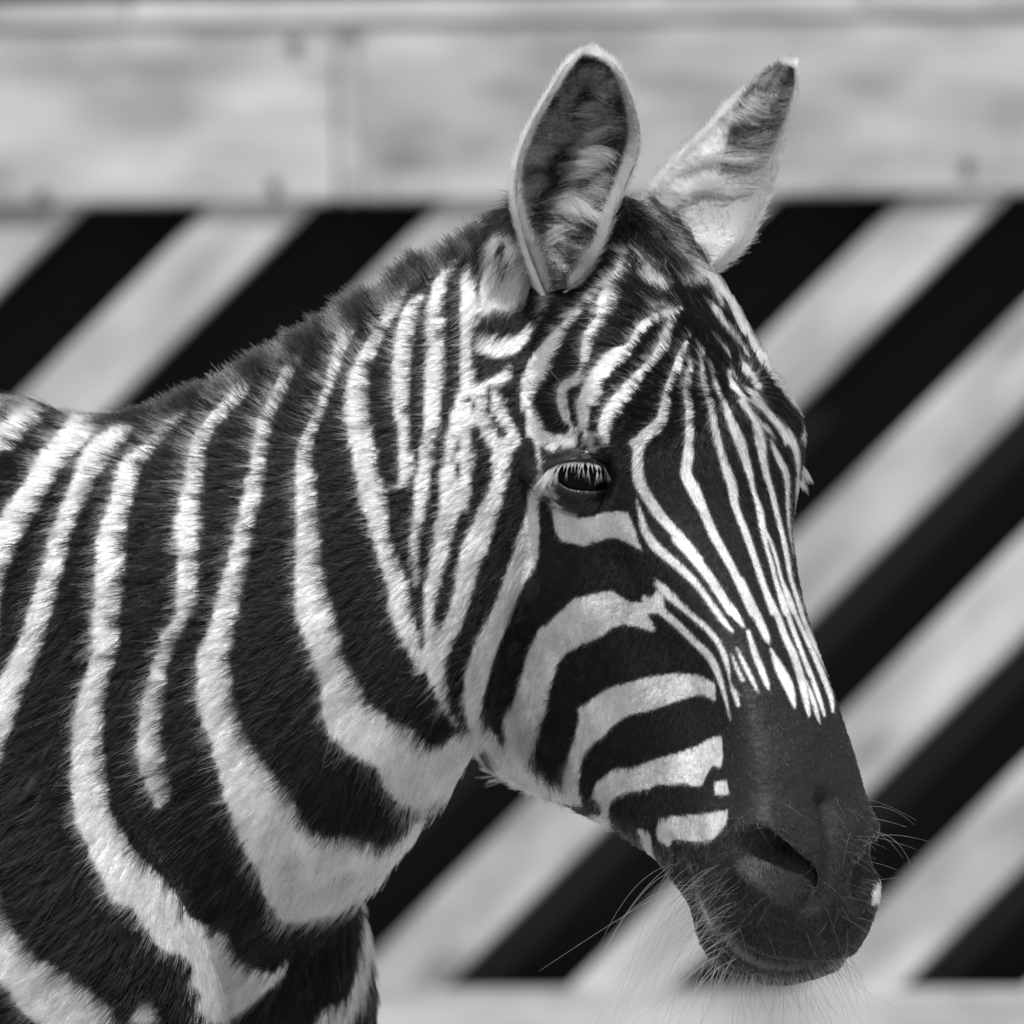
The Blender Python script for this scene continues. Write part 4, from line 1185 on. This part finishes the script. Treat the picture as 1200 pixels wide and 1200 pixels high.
mot = (np.sin(hs[:, 0] * .083 + 1.1 * np.sin(hs[:, 2] * .06)) + np.sin(hs[:, 2] * .11 + hs[:, 1] * .05 + 1.7) + np.sin(hs[:, 0] * .031 - hs[:, 2] * .043 + .4)) / 3
pale = rng.uniform(0, 1, len(tn)) < np.clip(.16 + .34 * mot, .02, .6)
hq = hs.copy(); hq[:, 2] = np.abs(hq[:, 2])
mi = np.where((mz > .3))[0]
dmo = np.full(len(hs), 99.); dmo[mi] = np.min(np.linalg.norm(hq[mi][:, None, :] - MOUTH[None, ::4], axis=2), 1)
dni = np.full(len(hs), 99.); dni[mi] = np.min(np.linalg.norm(hq[mi][:, None, :] - NOSTRIL[None], axis=2), 1)
tn = np.where((wh < .5) & (mz > .3), np.where(pale, rng.uniform(.03, .12, len(tn)), rng.uniform(.003, .014, len(tn))), tn)
speck = (wh < .5) & (mz > .3) & (rng.uniform(0, 1, len(tn)) < .012)
tn = np.where(speck, rng.uniform(.2, .5, len(tn)), tn)
lip = (wh < .5) & (hs[:, 0] > 730) & (rl == 0)
ru = rng.uniform(0, 1, len(tn))
lowm = lip & (hs[:, 0] > 815) & (hs[:, 1] > -110)
tn = np.where(lowm, np.where(ru < .06, rng.uniform(.1, .4, len(tn)), .004), tn)
tn = np.where(lip & (dmo < 45) & (ru < .12), rng.uniform(.08, .35, len(tn)), tn)
tn = np.where(lip & (dmo > 5) & (dmo < 11) & (ru < .85), rng.uniform(.14, .42, len(tn)), tn)
tn = np.where(lip & (dmo <= 5), .003, tn)
tn = np.where(lip & (dni > 26) & (dni < 36) & (ru < .6), rng.uniform(.05, .22, len(tn)), tn)
tn = np.where(lip & (dni < 20), .003, tn)
fade = (wh < .5) & (rl == 0) & (hs[:, 0] > 600) & (hs[:, 0] < 690) & (hs[:, 1] > -60)
tn = np.where(fade & (ru < .07), rng.uniform(.2, .5, len(tn)), tn)
rad = np.where(L > 12, 0.00023, 0.00017)
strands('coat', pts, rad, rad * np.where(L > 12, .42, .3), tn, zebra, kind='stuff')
# eyelid coat
ev, ef, en = EM_V, EM_F, EM_N
for lu, lf_, ln_ in zip(ev, ef, en):
    ring = np.repeat(np.arange(m_), k_)
    d_ = np.where(ring[lf_].min(1) >= 2, 1.0, 0.0)
    tri, wt = scatter(P(lu), lf_, d_, 5000)
    r_ = (lu[tri] * wt[..., None]).sum(1); n_ = (ln_[tri] * wt[..., None]).sum(1); n_ /= np.linalg.norm(n_, axis=1, keepdims=True)
    lb = np.zeros(len(r_), int)
    p2, L2 = grow(r_, n_, lb, None, lift=.2)
    w2, t2 = colour(IP(p2[:, 3]), n_, lb)
    strands('lid_coat', p2, 0.00015, 0.00005, t2, zebra, kind='stuff')

# ------------------------------------------------------------------ mane and forelock
crest = np.array([[a[0], a[1], d0] for a, b, hw, d0, d1 in NECK[:8]], float)
crest = smooth_path(crest, 400)
n = 24000
k = rng.uniform(0, 1, n)
ci = np.clip((k * 399), 0, 398).astype(int)
c0 = crest[ci] + (crest[ci + 1] - crest[ci]) * rng.uniform(0, 1, (n, 1))
keep = c0[:, 0] > 60
c0 = c0[keep]; n = len(c0)
lat = rng.normal(0, 13, n)
root = c0 + np.stack([np.zeros(n), 8 + np.abs(lat) * .35, lat], 1)
wl = pattern(root[:, 0] + 2, root[:, 1] + 14)
full = np.interp(c0[:, 0], [60, 150, 260, 420, 560, 640, 720], [12, 18, 27, 31, 32, 34, 30])
lock = np.sin(c0[:, 0] * .37) * .5 + np.sin(c0[:, 0] * .91 + 1.3) * .4
tuft = np.interp(c0[:, 0], np.linspace(40, 760, 110), rng.normal(0, 1, 110)); tuf2 = np.interp(c0[:, 0], np.linspace(40, 760, 130), rng.normal(0, 1, 130))
L = full * rng.uniform(.55, 1.15, n) * (1 + .08 * tuft)
base = np.stack([-.42 + .12 * tuf2 + rng.normal(0, .16, n), np.full(n, -.85), lat / 60 + rng.normal(0, .12, n)], 1)
base[:, 0] += np.interp(c0[:, 0], [60, 300, 560, 700], [-.2, -.1, .12, .3])
L = np.where((wl > .5), L * rng.uniform(.55, .95, n), L)
bend = np.stack([rng.normal(-.06, .1, n), rng.normal(.06, .06, n), rng.normal(0, .12, n)], 1)
pts = np.stack([root + L[:, None] * (base * t + bend * t * t) for t in np.linspace(0, 1, 5)], 1)
band = (wl > .5) & (rng.uniform(0, 1, n) < .6)
tn = np.where(band, rng.uniform(.2, .6, n), np.where(rng.uniform(0, 1, n) < .25, rng.uniform(.05, .16, n), rng.uniform(.006, .03, n)))
strands('mane', P(pts.reshape(-1, 3)).reshape(pts.shape), 0.00024, 0.00008, tn, zebra, kind='stuff')
# forelock: dark hair tipped over the forehead between the ears
n = 1700
k = rng.uniform(0, .72, n)
hx = smooth_path([(-25, 10, 0), (20, 30, 0), (70, 45, 0), (105, 48, 0)], 100)[(k * 99).astype(int)]
lat = rng.normal(0, 17, n)
ltf = rng.integers(0, 60, n); lto = rng.normal(0, .3, (60, 3)); lat = lat * .5 + rng.normal(0, 16, 60)[ltf]
hh = np.stack([hx[:, 0], hx[:, 1] - np.abs(lat) * .22 - 3, lat], 1)
L = rng.uniform(14, 34, n) * (1 - .45 * k)
d0 = np.stack([.45 + .4 * k + rng.normal(0, .2, n), .75 - .2 * k + rng.normal(0, .12, n), lat / 50 + rng.normal(0, .12, n)], 1) + lto[ltf]
d1 = np.stack([.5 + rng.normal(0, .15, n), np.full(n, -.35), rng.normal(0, .2, n)], 1)
pts = np.stack([from_head(hh + L[:, None] * (d0 * t + d1 * t * t * .7)) for t in np.linspace(0, 1, 6)], 1)
strands('forelock', P(pts.reshape(-1, 3)).reshape(pts.shape), 0.00030, 0.00008, np.where((rng.uniform(0, 1, 60) < .16)[ltf], rng.uniform(.1, .4, n), rng.uniform(.003, .012, n)), zebra, kind='stuff')

# ------------------------------------------------------------------ whiskers and beard
SK2 = BVHTree.FromPolygons([tuple(v) for v in BV], [tuple(int(a) for a in f) for f in BF[(BU[BF, 0].min(1) > 700) & (BU[BF, 1].min(1) > 800)]])
W_p, W_t, W_r = [], [], []
def whisker(px, py, d2, L, droop, tint, r=0.00016):
    d = Vector(P((px, py, 0))) - CAMP
    h = SK2.ray_cast(CAMP, d.normalized())
    if h[0] is None: return
    root = np.array(h[0]); nrm = np.array(h[1])
    if nrm[1] > 0: nrm = -nrm
    dv = np.array([d2[0], 0, -d2[1]]); dv = dv / (np.linalg.norm(dv) + 1e-9)
    dv = dv * .9 + nrm * .55 + rng.normal(0, .13, 3)
    dv /= np.linalg.norm(dv)
    cv = np.array([rng.normal(0, .3), rng.normal(0, .12), -droop])
    W_p.append(np.stack([root + L * U * (dv * t + cv * t * t) for t in np.linspace(0, 1, 8)]))
    W_t.append(tint); W_r.append(r)
for _ in range(130):      # chin, long and drooping to the left
    x, y = rng.uniform(782, 870), rng.uniform(1010, 1125)
    whisker(x, y, (-.8 + rng.normal(0, .25), .45 + rng.normal(0, .3)), rng.uniform(30, 140), rng.uniform(.3, 1.2), rng.uniform(.12, .65), .00013)
for _ in range(190):     # lower lip fringe
    x = rng.uniform(815, 995); y = 1150 - ((x - 900) / 95) ** 2 * 30 - rng.uniform(0, 10)
    whisker(x, y, ((x - 900) / 200 + rng.normal(0, .2), 1), rng.uniform(14, 48) if rng.uniform() < .75 else rng.uniform(50, 90), rng.uniform(0, .4), rng.uniform(.02, .3), .00011)
for _ in range(46):      # right side of the muzzle
    x, y = rng.uniform(985, 1040), rng.uniform(930, 1110)
    whisker(x, y, (.9, rng.normal(.3, .4)), rng.uniform(18, 60), rng.uniform(0, .6), rng.uniform(.05, .5), .0001)
for _ in range(70):      # face of the muzzle
    x, y = rng.uniform(830, 1000), rng.uniform(930, 1110)
    whisker(x, y, (rng.normal(-.2, .7), rng.normal(.3, .5)), rng.uniform(14, 46), rng.uniform(0, .6), rng.uniform(.15, .6), .0001)
for _ in range(14):      # nose and far brow
    x, y = rng.uniform(925, 938), rng.uniform(570, 660)
    whisker(x, y, (1, rng.normal(.3, .4)), rng.uniform(18, 50), rng.uniform(0, .4), rng.uniform(.02, .1), .0001)
strands('whiskers', np.array(W_p), np.array(W_r), np.array(W_r) * .35, np.array(W_t), zebra, kind='stuff')

# ------------------------------------------------------------------ hooves and tail (below and beyond the picture)
def hoof(x, d):
    pr = []
    for yy, rx, rd in ((2560, 48, 46), (2590, 56, 52), (2640, 66, 58), (GY + 0, 74, 62)):
        th = np.linspace(0, 2 * math.pi, 20, endpoint=False)
        pr.append(np.stack([x + (yy - 2560) * .25 + rx * np.cos(th), np.full(20, yy), d + rd * np.sin(th)], 1))
    pr = np.array(pr); V = P(pr.reshape(-1, 3)); V[:, 2] = np.maximum(V[:, 2], 0.0)
    low = np.repeat(np.arange(4), 20) == 3; V[low, 2] = 0.0
    F = [(i * 20 + j, i * 20 + (j + 1) % 20, (i + 1) * 20 + (j + 1) % 20, (i + 1) * 20 + j) for i in range(3) for j in range(20)]
    F += [tuple(range(20))[::-1], tuple(range(60, 80))]
    newmesh('hoof', local(V), F, M_hoof, zebra)
for x, d in ((126, -30), (126, 254), (-1358, -45), (-1358, 270)): hoof(x, d)
tp = smooth_path([(-1640, 700, 112, 34), (-1730, 850, 112, 26), (-1745, 1100, 112, 20), (-1740, 1350, 112, 16), (-1735, 1500, 112, 10)], 30)
th = np.linspace(0, 2 * math.pi, 12, endpoint=False)
tv = np.array([np.stack([c[0] + c[3] * np.cos(th), np.full(12, c[1]), c[2] + c[3] * np.sin(th)], 1) for c in tp])
V = P(tv.reshape(-1, 3))
F = np.array([(i * 12 + j, i * 12 + (j + 1) % 12, (i + 1) * 12 + (j + 1) % 12, (i + 1) * 12 + j) for i in range(29) for j in range(12)])
fast_mesh('tail', local(V), F, np.repeat(np.where(np.arange(30) % 5 < 3, WHITE, BLACK), 12), M_coat)
n = 700
r_ = np.stack([rng.normal(-1736, 8, n), rng.uniform(1300, 1500, n), rng.normal(112, 8, n)], 1)
pts = np.stack([r_ + np.stack([rng.normal(0, 30, n) * t, 330 * t * np.ones(n), rng.normal(0, 30, n) * t], 1) for t in np.linspace(0, 1, 5)], 1)
strands('tail_tuft', P(pts.reshape(-1, 3)).reshape(pts.shape), 0.0006, 0.0003, rng.uniform(.01, .05, n), zebra, kind='stuff')
